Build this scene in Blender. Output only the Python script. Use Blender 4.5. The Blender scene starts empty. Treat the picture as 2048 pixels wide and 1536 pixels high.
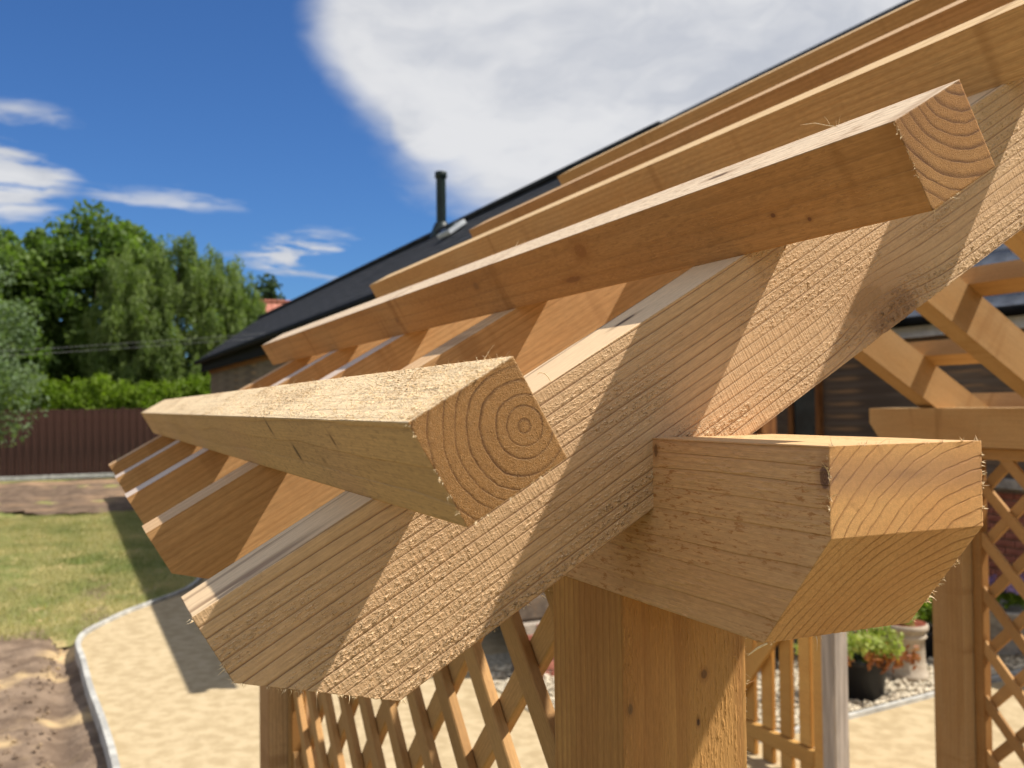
import bpy, math, random
import numpy as np
from mathutils import Matrix, Vector
random.seed(7)
RNG = np.random.default_rng(11)
sc = bpy.context.scene
COL = sc.collection
R = math.radians

# ------------------------------------------------------------------ camera
H = 1.947                                  # height of the rafter tails above the path
CAM = Vector((0.739, -0.075, 2.100))
cam = bpy.data.cameras.new('camera')
cam.sensor_width = 36.0
cam.lens = 1906.15 / 2048 * 36.0
cam.clip_start = 0.02
cam.clip_end = 3000
cam.dof.use_dof = True
cam.dof.focus_distance = 0.80
cam.dof.aperture_fstop = 10.0
camo = bpy.data.objects.new('camera', cam)
COL.objects.link(camo)
camo.matrix_world = Matrix.Translation(CAM) @ Matrix(((0.41343901, 0.02533154, 0.91017938), (0.91045536, 0.00145242, -0.41360479), (-0.01179921, 0.99967805, -0.02246275))).to_4x4()
sc.camera = camo

# ------------------------------------------------------------------ sun, sky, exposure
SUN = Vector((0.33, 0.613, 1.0)).normalized()
EL = math.asin(SUN.z)
ROT = math.atan2(SUN.x, SUN.y)
sl = bpy.data.lights.new('sun', 'SUN')
sl.energy = 5.0
sl.angle = R(0.53)
sl.color = (1.0, 0.945, 0.86)
so = bpy.data.objects.new('sun', sl)
so.rotation_euler = SUN.to_track_quat('Z', 'Y').to_euler()
so.location = (0, 0, 30)
COL.objects.link(so)
sc.view_settings.view_transform = 'Standard'
sc.view_settings.look = 'None'
sc.view_settings.gamma = 1.0
sc.view_settings.exposure = 0.38
sc.render.engine = 'CYCLES'
sc.cycles.use_denoising = True
sc.cycles.max_bounces = 6
sc.cycles.diffuse_bounces = 3
sc.cycles.use_adaptive_sampling = True
sc.cycles.adaptive_threshold = 0.02
sc.cycles.caustics_reflective = False
sc.cycles.caustics_refractive = False

# ------------------------------------------------------------------ node helper
class NT:
    def __init__(s, tree):
        s.t = tree; s.n = tree.nodes; s.l = tree.links
    def new(s, kind, **kw):
        nd = s.n.new(kind)
        for k, v in kw.items(): setattr(nd, k, v)
        return nd
    def put(s, sock, v):
        if isinstance(v, bpy.types.NodeSocket): s.l.new(v, sock)
        elif v is not None:
            if hasattr(sock, 'default_value') and hasattr(sock.default_value, '__len__') and not hasattr(v, '__len__'): v = (v,) * len(sock.default_value)
            if hasattr(sock, 'default_value') and hasattr(sock.default_value, '__len__') and len(sock.default_value) == 4 and len(v) == 3: v = (*v, 1)
            sock.default_value = v
    def m(s, op, a, b=None, c=None, clamp=False):
        nd = s.new('ShaderNodeMath', operation=op, use_clamp=clamp)
        s.put(nd.inputs[0], a); s.put(nd.inputs[1], b)
        if c is not None: s.put(nd.inputs[2], c)
        return nd.outputs[0]
    def v(s, op, a, b=None):
        nd = s.new('ShaderNodeVectorMath', operation=op)
        s.put(nd.inputs[0], a)
        if b is not None:
            if op == 'SCALE': s.put(nd.inputs[3], b)
            else: s.put(nd.inputs[1], b)
        return nd.outputs['Value'] if op in ('LENGTH', 'DOT_PRODUCT', 'DISTANCE') else nd.outputs[0]
    def noise(s, vec, scale=1.0, detail=2.0, rough=0.5, col=False):
        nd = s.new('ShaderNodeTexNoise')
        s.put(nd.inputs['Vector'], vec); nd.inputs['Scale'].default_value = scale
        nd.inputs['Detail'].default_value = detail; nd.inputs['Roughness'].default_value = rough
        return nd.outputs['Color'] if col else nd.outputs[0]
    def step(s, x, a, b, lo=0.0, hi=1.0):
        nd = s.new('ShaderNodeMapRange', interpolation_type='SMOOTHSTEP')
        s.put(nd.inputs[0], x)
        for i, q in enumerate((a, b, lo, hi)): s.put(nd.inputs[i + 1], q)
        return nd.outputs[0]
    def lin(s, x, a, b, lo=0.0, hi=1.0):
        nd = s.new('ShaderNodeMapRange')
        s.put(nd.inputs[0], x)
        for i, q in enumerate((a, b, lo, hi)): s.put(nd.inputs[i + 1], q)
        return nd.outputs[0]
    def mix(s, f, a, b, kind='MIX'):
        nd = s.new('ShaderNodeMix', data_type='RGBA', blend_type=kind)
        s.put(nd.inputs[0], f); s.put(nd.inputs[6], a); s.put(nd.inputs[7], b)
        return nd.outputs[2]
    def sep(s, v):
        nd = s.new('ShaderNodeSeparateXYZ'); s.put(nd.inputs[0], v); return nd.outputs
    def comb(s, x, y, z):
        nd = s.new('ShaderNodeCombineXYZ')
        for i, q in enumerate((x, y, z)): s.put(nd.inputs[i], q)
        return nd.outputs[0]

def lin1(c): return c / 12.92 if c <= 0.04045 else ((c + 0.055) / 1.055) ** 2.4
def srgb(r, g, b): return tuple(lin1(x / 255) for x in (r, g, b))

def pixdir(x, y):
    mw = camo.matrix_world.to_3x3()
    d = mw @ Vector(((x - 1024) / 1906.15, -(y - 768) / 1906.15, -1))
    return d.normalized()

# ------------------------------------------------------------------ world: blue sky with cloud, thickened out of view for whiter ambient light
world = bpy.data.worlds.new('World')
sc.world = world
world.use_nodes = True
w = NT(world.node_tree)
w.n.clear()
out = w.new('ShaderNodeOutputWorld')
bg = w.new('ShaderNodeBackground')
bg.inputs[1].default_value = 0.050
sky = w.new('ShaderNodeTexSky', sky_type='NISHITA')
sky.sun_disc = False
sky.sun_elevation = EL
sky.sun_rotation = ROT
sky.altitude = 100
sky.air_density = 1.0
sky.dust_density = 0.5
sky.ozone_density = 2.2
tc = w.new('ShaderNodeTexCoord')
d = tc.outputs['Generated']
dx, dy, dz = w.sep(d)
up = w.m('MAXIMUM', dz, 0.0)
pl = w.comb(w.m('DIVIDE', dx, w.m('ADD', up, 0.22)), w.m('DIVIDE', dy, w.m('ADD', up, 0.22)), 0.35)
warp = w.v('SCALE', w.v('SUBTRACT', w.noise(pl, 1.7, 4, 0.55, True), (0.5, 0.5, 0.5)), 0.9)
n1 = w.noise(w.v('ADD', pl, warp), 1.15, 7, 0.56)
n2 = w.noise(w.v('ADD', w.v('ADD', pl, warp), (3.1, 7.7, 0)), 2.6, 5, 0.6)
def blob(px, py, rad, sx=1.0, sz=1.0):
    c = pixdir(px, py)
    q = w.v('SUBTRACT', d, tuple(c))
    q = w.v('MULTIPLY', q, (sx, sx, sz))
    return w.m('EXPONENT', w.m('MULTIPLY', w.m('POWER', w.m('DIVIDE', w.v('LENGTH', q), rad), 2.0), -1.0))
big = w.m('MAXIMUM', blob(1360, -10, 0.28), w.m('MAXIMUM', blob(1080, 130, 0.12), blob(1640, -120, 0.33)))
big = w.m('MAXIMUM', big, w.m('MAXIMUM', blob(900, 40, 0.12), blob(880, 215, 0.055)))
wisp = w.m('MAXIMUM', w.m('MULTIPLY', blob(-10, 350, 0.075, 1, 1.6), 0.95), w.m('MULTIPLY', blob(330, 405, 0.15, 1, 5.5), 0.5))
wisp = w.m('MAXIMUM', wisp, w.m('MULTIPLY', blob(620, 510, 0.095, 1, 3.0), 0.95))
wisp = w.m('MAXIMUM', wisp, w.m('MULTIPLY', blob(30, 225, 0.09, 1, 3.5), 0.6))
clear = blob(330, 330, 0.46)
wisp = w.m('MULTIPLY', wisp, w.step(w.noise(w.v('ADD', w.v('MULTIPLY', pl, (2.4, 0.8, 1.0)), w.v('SCALE', warp, 0.6)), 2.2, 6, 0.6), 0.28, 0.64))
dens = w.m('ADD', w.m('MULTIPLY', n1, 0.75), w.m('MULTIPLY', w.m('MAXIMUM', big, w.m('MULTIPLY', wisp, 0.8)), 0.62))
dens = w.m('SUBTRACT', w.m('ADD', dens, 0.32), w.m('MULTIPLY', w.m('MULTIPLY', clear, w.m('SUBTRACT', 1.0, w.m('MAXIMUM', big, w.m('MULTIPLY', wisp, 0.85)))), 0.60))  # extra cloud added outside the view to whiten the skylight
cov = w.step(dens, 0.47, 0.82)
shade = w.step(w.m('ADD', w.m('MULTIPLY', n2, 0.75), w.m('MULTIPLY', n1, 0.25)), 0.32, 0.66)
ccol = w.mix(shade, (8.2, 8.6, 9.5, 1), (12.4, 12.4, 12.5, 1))
skyc = w.mix(1.0, sky.outputs[0], (0.64, 1.10, 1.74, 1), 'MULTIPLY')
skyc = w.mix(w.m('MULTIPLY', cov, 0.95), skyc, ccol)
w.l.new(skyc, bg.inputs[0])
w.l.new(bg.outputs[0], out.inputs[0])

# ------------------------------------------------------------------ object helpers
WM = {}
def put(o, parent=None, mat=None):
    mat = mat or Matrix()
    WM[o.name] = mat
    if parent is not None:
        o.parent = parent
        o.matrix_local = WM[parent.name].inverted() @ mat
    else:
        o.matrix_world = mat
    return o
def tag(o, label=None, cat=None, group=None, kind=None):
    for k, v in (('label', label), ('category', cat), ('group', group), ('kind', kind)):
        if v: o[k] = v
    return o
def thing(name, label, cat, loc=(0, 0, 0), rz=0.0, group=None):
    o = bpy.data.objects.new(name, None)
    o.empty_display_size = 0.2
    COL.objects.link(o)
    put(o, None, Matrix.Translation(loc) @ Matrix.Rotation(rz, 4, 'Z'))
    return tag(o, label, cat, group)
def mesh(name, verts, faces, mat=None, smooth=False, validate=False):
    """faces: int array n x k (k = 3 or 4) or list of lists"""
    me = bpy.data.meshes.new(name)
    verts = np.asarray(verts, np.float32)
    if isinstance(faces, np.ndarray):
        n, k = faces.shape
        me.vertices.add(len(verts)); me.vertices.foreach_set('co', verts.ravel())
        me.loops.add(n * k); me.loops.foreach_set('vertex_index', faces.astype(np.int32).ravel())
        me.polygons.add(n); me.polygons.foreach_set('loop_start', np.arange(0, n * k, k, dtype=np.int32))
        me.update(calc_edges=True)
    else:
        me.from_pydata([tuple(map(float, v)) for v in verts], [], faces)
    me.polygons.foreach_set('use_smooth', np.full(len(me.polygons), smooth))
    if mat: me.materials.append(mat)
    return me
def obj(name, me, parent=None, mat=None):
    o = bpy.data.objects.new(name, me)
    COL.objects.link(o)
    return put(o, parent, mat)
def gridbox(xs, ys, zs, warp=None):
    xs, ys, zs = (np.asarray(a, float) for a in (xs, ys, zs))
    nx, ny, nz = len(xs), len(ys), len(zs)
    s = np.zeros((nx, ny, nz), bool)
    s[0] = s[-1] = True; s[:, 0] = s[:, -1] = True; s[:, :, 0] = s[:, :, -1] = True
    idx = np.full((nx, ny, nz), -1, np.int32)
    idx[s] = np.arange(s.sum())
    i, j, k = np.nonzero(s)
    V = np.stack([xs[i], ys[j], zs[k]], 1)
    F = []
    def q(a, flip):
        f = np.stack([a[:-1, :-1], a[1:, :-1], a[1:, 1:], a[:-1, 1:]], -1).reshape(-1, 4)
        F.append(f[:, ::-1] if flip else f)
    q(idx[0], True); q(idx[-1], False)
    q(idx[:, 0], False); q(idx[:, -1], True)
    q(idx[:, :, 0], True); q(idx[:, :, -1], False)
    if warp is not None: V = warp(V)
    return V, np.concatenate(F)
def box(name, sx, sy, sz, mat, parent=None, M=None, bev=0.004, centre=True):
    """box with small chamfered edges, from 0..s (or centred)"""
    b = min(bev, sx / 4, sy / 4, sz / 4)
    V = []; 
    lo = np.array([0, 0, 0.]) if not centre else -np.array([sx, sy, sz]) / 2
    hi = lo + np.array([sx, sy, sz])
    pts = {}
    def vid(c, ax):
        key = (c, ax)
        if key not in pts:
            p = [hi[i] if c[i] else lo[i] for i in range(3)]
            for i in range(3):
                if i != ax: p[i] += -b if c[i] else b
            pts[key] = len(V); V.append(p)
        return pts[key]
    Fs = []
    for ax in range(3):
        o1, o2 = (ax + 1) % 3, (ax + 2) % 3
        for sgn in (0, 1):
            f = []
            for a, bb in ((0, 0), (1, 0), (1, 1), (0, 1)):
                c = [0, 0, 0]; c[ax] = sgn; c[o1] = a; c[o2] = bb
                f.append(vid(tuple(c), ax))
            Fs.append(f if sgn else f[::-1])
    for ax in range(3):
        o1, o2 = (ax + 1) % 3, (ax + 2) % 3
        for a in (0, 1):
            for bb in (0, 1):
                c0 = [0, 0, 0]; c0[o1] = a; c0[o2] = bb
                c1 = list(c0); c1[ax] = 1
                f = [vid(tuple(c0), o1), vid(tuple(c1), o1), vid(tuple(c1), o2), vid(tuple(c0), o2)]
                Fs.append(f if (a != bb) else f[::-1])
    for c in [(i, j, k) for i in (0, 1) for j in (0, 1) for k in (0, 1)]:
        f = [vid(c, 0), vid(c, 1), vid(c, 2)]
        Fs.append(f if sum(c) % 2 else f[::-1])
    me = mesh(name or 'slat', V, Fs, mat)
    if name is None: return me
    return obj(name, me, parent, M)
def T3(x, y, z): return Matrix.Translation((x, y, z))
def basis(o, x, y, z):
    return Matrix(((x[0], y[0], z[0], o[0]), (x[1], y[1], z[1], o[1]), (x[2], y[2], z[2], o[2]), (0, 0, 0, 1)))
def lathe(prof, seg=28):
    V = []; F = []
    for r, z in prof:
        for i in range(seg):
            a = 2 * math.pi * i / seg
            V.append((r * math.cos(a), r * math.sin(a), z))
    for k in range(len(prof) - 1):
        for i in range(seg):
            j = (i + 1) % seg
            F.append([k * seg + i, k * seg + j, (k + 1) * seg + j, (k + 1) * seg + i])
    return V, F
def tube(path, radii, seg=8):
    V = []; F = []
    path = [Vector(p) for p in path]
    for i, p in enumerate(path):
        t = (path[min(i + 1, len(path) - 1)] - path[max(i - 1, 0)]).normalized()
        a = t.orthogonal().normalized(); b = t.cross(a)
        for k in range(seg):
            an = 2 * math.pi * k / seg
            V.append(tuple(p + (a * math.cos(an) + b * math.sin(an)) * radii[i]))
    for i in range(len(path) - 1):
        for k in range(seg):
            j = (k + 1) % seg
            F.append([i * seg + k, i * seg + j, (i + 1) * seg + j, (i + 1) * seg + k])
    return V, F

# ------------------------------------------------------------------ materials
def mat_new(name):
    m = bpy.data.materials.new(name)
    m.use_nodes = True
    t = NT(m.node_tree)
    t.n.clear()
    o = t.new('ShaderNodeOutputMaterial')
    b = t.new('ShaderNodeBsdfPrincipled')
    t.l.new(b.outputs[0], o.inputs[0])
    return m, t, b, o
def plain(name, c1, c2, scale=(8, 8, 8), rough=0.8, bump=0.0, bscale=60, spec=0.25, detail=4, sharp=(0.35, 0.65), extra=None, metal=0.0):
    m, t, b, o = mat_new(name)
    p = t.new('ShaderNodeTexCoord').outputs['Object']
    n = t.noise(t.v('MULTIPLY', p, scale), 1.0, detail, 0.6)
    c = t.mix(t.step(n, *sharp), c1, c2)
    if extra:
        c3, esc, lo, hi = extra
        c = t.mix(t.step(t.noise(t.v('MULTIPLY', p, esc), 1.0, 3, 0.6), lo, hi), c, c3)
    t.l.new(c, b.inputs['Base Color'])
    b.inputs['Roughness'].default_value = rough
    b.inputs['Specular IOR Level'].default_value = spec
    b.inputs['Metallic'].default_value = metal
    if bump:
        bn = t.new('ShaderNodeBump'); bn.inputs['Strength'].default_value = 1.0
        bn.inputs['Distance'].default_value = bump
        t.l.new(t.noise(p, bscale, 4, 0.65), bn.inputs['Height'])
        t.l.new(bn.outputs[0], b.inputs['Normal'])
    return m

def wood(name, pith=(0.0, 0.1), ring=0.008, early=(0.50, 0.33, 0.17), late=(0.30, 0.15, 0.06), ls=0.6, tint=(0.42, 0.24, 0.10), tintf=0.5,
         end=(0.62, 0.55, 0.42), rough=(), groove=0.0004, hero=False, seed=0.0, knots=(), wob=0.012, tuft=(170, 420, 420), fleck=None, zgrad=None, stain=0.0, saw=0.0, endrough=0.0005, ringedge=(0.35, 0.9), ls_end=None, top=None, irrf=0.8):
    m, t, b, o = mat_new(name)
    tcn = t.new('ShaderNodeTexCoord')
    p = tcn.outputs['Object']; nr = tcn.outputs['Normal']
    if not hero: 
        # many timbers share a material: shift the grain from one timber to the next
        oi = t.new('ShaderNodeObjectInfo').outputs['Random']
        ps = t.v('ADD', p, t.comb(t.m('MULTIPLY', oi, 37.0), t.m('MULTIPLY', oi, 3.0), t.m('MULTIPLY', oi, 5.0)))
    else:
        ps = t.v('ADD', p, (seed * 3.7 + 11.3, seed * 1.3 + 2.1, seed * 2.1 + 5.7))
    low = t.v('SUBTRACT', t.noise(t.v('MULTIPLY', ps, (1.3, 5, 5)), 1.0, 2, 0.5, True), (0.5, 0.5, 0.5))
    q = t.v('ADD', p, t.v('MULTIPLY', low, (0, wob * 2, wob * 2)))
    if not hero: q = t.v('ADD', q, t.comb(0, t.m('MULTIPLY', oi, 0.05), t.m('MULTIPLY', oi, -0.04)))
    qx, qy, qz = t.sep(q)
    yy = t.m('SUBTRACT', qy, pith[0]); zz = t.m('SUBTRACT', qz, pith[1])
    r = t.m('SQRT', t.m('ADD', t.m('MULTIPLY', yy, yy), t.m('MULTIPLY', zz, zz)))
    r = t.m('ADD', r, t.m('MULTIPLY', t.m('SUBTRACT', t.noise(t.v('MULTIPLY', ps, (2.5, 30, 30)), 1.0, 2), 0.5), ring * 0.8))
    kmask = None
    for kn in knots:
        c, ax, rad, st, kc = kn
        sc3 = [1 / rad / st, 1 / rad, 1 / rad]; sc3[ax] = 0.0
        dk = t.v('LENGTH', t.v('MULTIPLY', t.v('SUBTRACT', t.v('ADD', p, t.v('SCALE', low, rad * 1.2)), c), tuple(sc3)))
        if rad > 0.009: r = t.m('ADD', r, t.m('MULTIPLY', t.m('EXPONENT', t.m('MULTIPLY', t.m('MULTIPLY', dk, dk), -0.35)), min(rad, 0.02) * 0.6))
        km = t.step(dk, 1.15, 0.75)
        hal = t.m('MULTIPLY', t.step(dk, 2.6, 0.9), 0.55)
        kk = (km, hal, kc, dk)
        kmask = (kmask or []) + [kk]
    irr = t.noise(t.comb(t.m('MULTIPLY', r, 60), 0.3 + seed, 0), 1.0, 1)
    f = t.m('FRACT', t.m('ADD', t.m('DIVIDE', r, ring), t.m('MULTIPLY', irr, irrf)))
    lw = t.m('MULTIPLY', t.step(f, *ringedge), t.step(f, 1.0, 0.955))
    lw = t.m('MULTIPLY', lw, t.lin(t.noise(t.v('MULTIPLY', ps, (1.5, 40, 40)), 1.0, 2), 0.3, 0.7, 0.6, 1.15))
    nx, ny, nz = t.sep(nr)
    em = t.step(t.m('ABSOLUTE', nx), 0.35, 0.75)
    fib = t.noise(t.v('MULTIPLY', ps, (9, 800, 800)), 1.0, 2, 0.6)
    fine = t.noise(ps, 1500, 2, 0.6)
    pat = t.noise(t.v('MULTIPLY', ps, (1.6, 9, 9)), 1.0, 3, 0.55)
    col = t.mix(t.m('MULTIPLY', t.step(pat, 0.35, 0.7), tintf), early, tint)
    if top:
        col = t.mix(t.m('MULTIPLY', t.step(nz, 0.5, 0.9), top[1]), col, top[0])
    col = t.mix(t.m('MULTIPLY', lw, t.lin(em, 0, 1, ls, ls if ls_end is None else ls_end)), col, late)
    g = t.mix(em, t.lin(fib, 0.2, 0.8, 0.82, 1.14), t.lin(fine, 0.2, 0.8, 0.6, 1.3))
    col = t.mix(1.0, col, g, 'MULTIPLY')
    if not hero: col = t.mix(1.0, col, t.mix(oi, (0.80, 0.76, 0.70, 1), (1.12, 1.10, 1.08, 1)), 'MULTIPLY')
    blot = t.noise(t.v('MULTIPLY', ps, (4, 5, 5)), 1.0, 5, 0.7)
    col = t.mix(t.m('MULTIPLY', t.step(blot, 0.52, 0.72), 0.32), col, tint)
    mf = t.noise(t.v('MULTIPLY', ps, (70, 330, 330)), 1.0, 3, 0.65)
    col = t.mix(1.0, col, t.lin(mf, 0.25, 0.75, 0.84, 1.12), 'MULTIPLY')
    if fleck:
        fc, fa = fleck
        fn = t.noise(t.v('MULTIPLY', ps, (60, 260, 260)), 1.0, 4, 0.7)
        reg = t.noise(t.v('MULTIPLY', ps, (6, 14, 14)), 1.0, 2)
        col = t.mix(t.m('MULTIPLY', t.m('MULTIPLY', t.step(fn, 0.53, 0.61), t.step(reg, 0.36, 0.52)), t.m('MULTIPLY', t.m('SUBTRACT', 1.0, em), fa)), col, fc)
    if stain:
        sb = t.noise(t.v('MULTIPLY', ps, (13, 1.6, 1.6)), 1.0, 3, 0.6)
        col = t.mix(t.m('MULTIPLY', t.step(sb, 0.56, 0.70), stain), col, t.mix(1.0, tint, (0.62, 0.56, 0.5, 1), 'MULTIPLY'))
    col = t.mix(em, col, t.mix(1.0, col, end, 'MULTIPLY'))
    ang = t.m('ARCTAN2', zz, yy)
    chk = t.noise(t.comb(t.m('MULTIPLY', ang, 9.0), t.m('MULTIPLY', r, 22.0), seed), 1.0, 3, 0.7)
    col = t.mix(t.m('MULTIPLY', t.m('MULTIPLY', t.step(chk, 0.63, 0.70), em), 0.22), col, late)
    for km, hal, kc, dk in (kmask or []):
        col = t.mix(hal, col, t.mix(0.5, kc, tint))
        rg = t.m('FRACT', t.m('MULTIPLY', dk, 3.2))
        col = t.mix(t.m('MULTIPLY', km, t.lin(rg, 0, 1, 0.65, 1.0)), col, kc)
    # relief, in metres
    h = t.m('MULTIPLY', lw, t.m('MULTIPLY', t.mix(em, 1.0, 0.9), -groove))
    h = t.m('ADD', h, t.m('MULTIPLY', t.m('MULTIPLY', t.m('SUBTRACT', fine, 0.5), em), endrough * 2.0))
    h = t.m('ADD', h, t.m('MULTIPLY', t.m('SUBTRACT', fib, 0.5), 0.00012))
    rm = None
    for ax, sg, amp in rough:
        k = t.m('MULTIPLY', t.step(t.m('MULTIPLY', (nx, ny, nz)[ax], sg), 0.5, 0.9), amp)
        rm = k if rm is None else t.m('ADD', rm, k)
    if rm is not None:
        tu = t.noise(t.v('MULTIPLY', ps, tuft), 1.0, 3, 0.62)
        reg = t.noise(t.v('MULTIPLY', ps, (7, 22, 22)), 1.0, 2)
        tt = t.m('MULTIPLY', t.step(tu, 0.44, 0.74), t.step(reg, 0.32, 0.66, 0.12, 1.1))
        if zgrad: rm = t.m('MULTIPLY', rm, t.lin(qz, 0.0, zgrad, 0.5, 1.05))
        tt = t.m('MULTIPLY', tt, t.m('MULTIPLY', t.step(f, 0.0, 0.22, 0.35, 1.0), t.step(f, 0.98, 0.68, 0.15, 1.0)))
        hb = t.m('MULTIPLY', tt, rm)
        if saw:
            swn = t.noise(t.v('MULTIPLY', ps, (420, 30, 30)), 1.0, 1)
            hb = t.m('ADD', hb, t.m('MULTIPLY', t.m('MULTIPLY', t.step(swn, 0.4, 0.65), rm), saw))
        h = t.m('ADD', h, hb)
        # torn fibre tips are paler than the face they stand on
        tip = t.m('MULTIPLY', t.step(t.m('DIVIDE', hb, max(a for _, _, a in rough)), 0.35, 0.9), 0.45)
        col = t.mix(tip, col, t.mix(1.0, early, (1.12, 1.12, 1.1), 'MULTIPLY'))
    t.l.new(col, b.inputs['Base Color'])
    b.inputs['Roughness'].default_value = 0.72
    b.inputs['Specular IOR Level'].default_value = 0.22
    if hero:
        dn = t.new('ShaderNodeDisplacement'); dn.inputs['Midlevel'].default_value = 0.0; dn.inputs['Scale'].default_value = 1.0
        t.l.new(h, dn.inputs['Height']); t.l.new(dn.outputs[0], o.inputs['Displacement'])
        m.displacement_method = 'BOTH'
    else:
        pass
    return m

GOLD = (0.47, 0.25, 0.08)
M = {}
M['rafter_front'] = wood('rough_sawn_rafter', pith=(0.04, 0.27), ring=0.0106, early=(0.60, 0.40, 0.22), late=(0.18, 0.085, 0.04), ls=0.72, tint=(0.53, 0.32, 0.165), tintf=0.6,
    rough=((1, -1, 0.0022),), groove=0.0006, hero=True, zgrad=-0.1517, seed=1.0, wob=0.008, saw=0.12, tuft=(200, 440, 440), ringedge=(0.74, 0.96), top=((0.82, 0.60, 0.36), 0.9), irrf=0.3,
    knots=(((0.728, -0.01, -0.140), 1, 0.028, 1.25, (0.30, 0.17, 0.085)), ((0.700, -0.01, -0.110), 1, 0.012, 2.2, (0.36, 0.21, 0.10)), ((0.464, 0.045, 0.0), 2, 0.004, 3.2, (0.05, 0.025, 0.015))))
M['purlin_low'] = wood('fuzzy_purlin', pith=(0.0633, 0.0325), ring=0.0084, early=(0.59, 0.36, 0.165), late=(0.16, 0.07, 0.022), ls=0.18, ls_end=0.9, tint=(0.50, 0.295, 0.125), tintf=0.5, end=(0.48, 0.37, 0.23), top=((0.86, 0.66, 0.40), 0.95),  # pale top, its colour raised further to carry sun-facing brightness
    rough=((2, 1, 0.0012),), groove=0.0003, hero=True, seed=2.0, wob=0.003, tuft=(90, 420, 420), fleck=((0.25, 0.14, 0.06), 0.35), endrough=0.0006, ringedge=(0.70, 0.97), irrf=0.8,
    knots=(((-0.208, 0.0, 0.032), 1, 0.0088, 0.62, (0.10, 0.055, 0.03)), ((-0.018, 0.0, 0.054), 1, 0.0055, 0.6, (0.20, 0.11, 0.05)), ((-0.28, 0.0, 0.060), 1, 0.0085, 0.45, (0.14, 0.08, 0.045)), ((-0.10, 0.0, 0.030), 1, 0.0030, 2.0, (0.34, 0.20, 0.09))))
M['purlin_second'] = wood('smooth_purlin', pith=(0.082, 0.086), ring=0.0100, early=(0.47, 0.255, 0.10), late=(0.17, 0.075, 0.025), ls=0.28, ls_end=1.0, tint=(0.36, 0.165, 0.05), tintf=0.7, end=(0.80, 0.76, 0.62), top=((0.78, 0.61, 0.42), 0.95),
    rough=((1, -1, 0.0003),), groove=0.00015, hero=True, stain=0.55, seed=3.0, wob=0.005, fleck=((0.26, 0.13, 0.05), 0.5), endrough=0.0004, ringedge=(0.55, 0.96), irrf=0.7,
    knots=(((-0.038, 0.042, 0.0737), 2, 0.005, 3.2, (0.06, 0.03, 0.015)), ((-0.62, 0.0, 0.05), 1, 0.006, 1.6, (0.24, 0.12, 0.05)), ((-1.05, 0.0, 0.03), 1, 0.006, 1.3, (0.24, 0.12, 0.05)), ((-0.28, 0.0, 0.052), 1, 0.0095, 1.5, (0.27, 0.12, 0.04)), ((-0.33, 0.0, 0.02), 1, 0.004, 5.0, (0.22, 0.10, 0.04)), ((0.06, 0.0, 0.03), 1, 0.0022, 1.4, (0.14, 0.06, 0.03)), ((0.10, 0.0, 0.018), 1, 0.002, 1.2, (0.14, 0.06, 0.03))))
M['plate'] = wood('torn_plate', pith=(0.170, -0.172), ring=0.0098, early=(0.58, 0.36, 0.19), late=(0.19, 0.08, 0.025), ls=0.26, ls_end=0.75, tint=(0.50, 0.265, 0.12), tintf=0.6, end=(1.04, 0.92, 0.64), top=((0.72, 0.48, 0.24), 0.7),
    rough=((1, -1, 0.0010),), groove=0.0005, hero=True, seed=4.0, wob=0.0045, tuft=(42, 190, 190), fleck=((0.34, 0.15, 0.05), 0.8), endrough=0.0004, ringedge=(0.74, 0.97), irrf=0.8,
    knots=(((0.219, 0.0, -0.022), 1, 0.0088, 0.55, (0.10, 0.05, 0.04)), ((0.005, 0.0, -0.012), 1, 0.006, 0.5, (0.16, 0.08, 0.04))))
M['post'] = wood('rough_post', pith=(0.05, 0.30), ring=0.011, early=GOLD, late=(0.27, 0.115, 0.035), ls=0.45, tint=(0.34, 0.15, 0.045), tintf=0.8,
    rough=((2, 1, 0.0014), (1, -1, 0.0003)), groove=0.0002, hero=True, stain=0.0, seed=5.0, wob=0.012, tuft=(70, 330, 330),
    knots=(((-0.088, 0.051, 0.15), 2, 0.0036, 1.3, (0.15, 0.075, 0.035)), ((-0.111, 0.138, 0.15), 2, 0.0030, 1.8, (0.16, 0.09, 0.04)), ((-0.135, 0.059, 0.15), 2, 0.0018, 2.0, (0.05, 0.025, 0.02))))
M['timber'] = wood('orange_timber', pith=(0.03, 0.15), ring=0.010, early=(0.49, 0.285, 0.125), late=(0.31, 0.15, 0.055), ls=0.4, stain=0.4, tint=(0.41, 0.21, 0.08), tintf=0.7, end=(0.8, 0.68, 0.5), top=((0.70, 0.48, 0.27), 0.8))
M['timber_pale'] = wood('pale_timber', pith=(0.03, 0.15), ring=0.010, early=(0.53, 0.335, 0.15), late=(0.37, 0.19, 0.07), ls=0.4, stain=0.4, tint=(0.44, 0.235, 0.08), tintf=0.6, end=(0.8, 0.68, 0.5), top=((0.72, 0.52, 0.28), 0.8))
M['timber_grey'] = wood('greyed_top_timber', pith=(0.03, 0.15), ring=0.010, early=(0.60, 0.50, 0.42), late=(0.42, 0.34, 0.28), ls=0.4, tint=(0.54, 0.43, 0.35), tintf=0.6, end=(0.8, 0.7, 0.55))
M['trellis'] = wood('trellis_slat_wood', pith=(0.01, 0.06), ring=0.006, early=(0.48, 0.28, 0.11), late=(0.33, 0.17, 0.06), ls=0.4, tint=(0.38, 0.20, 0.07), tintf=0.6, end=(0.8, 0.7, 0.55))
M['gate'] = wood('gate_wood', pith=(0.01, 0.08), ring=0.006, early=(0.62, 0.36, 0.11), late=(0.46, 0.24, 0.07), ls=0.4, tint=(0.54, 0.28, 0.08), tintf=0.6, end=(0.8, 0.7, 0.55))
M['weathered'] = plain('weathered_grey_wood', srgb(186, 174, 162), srgb(152, 142, 132), (50, 50, 3), 0.85, 0.002, 80)
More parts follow.
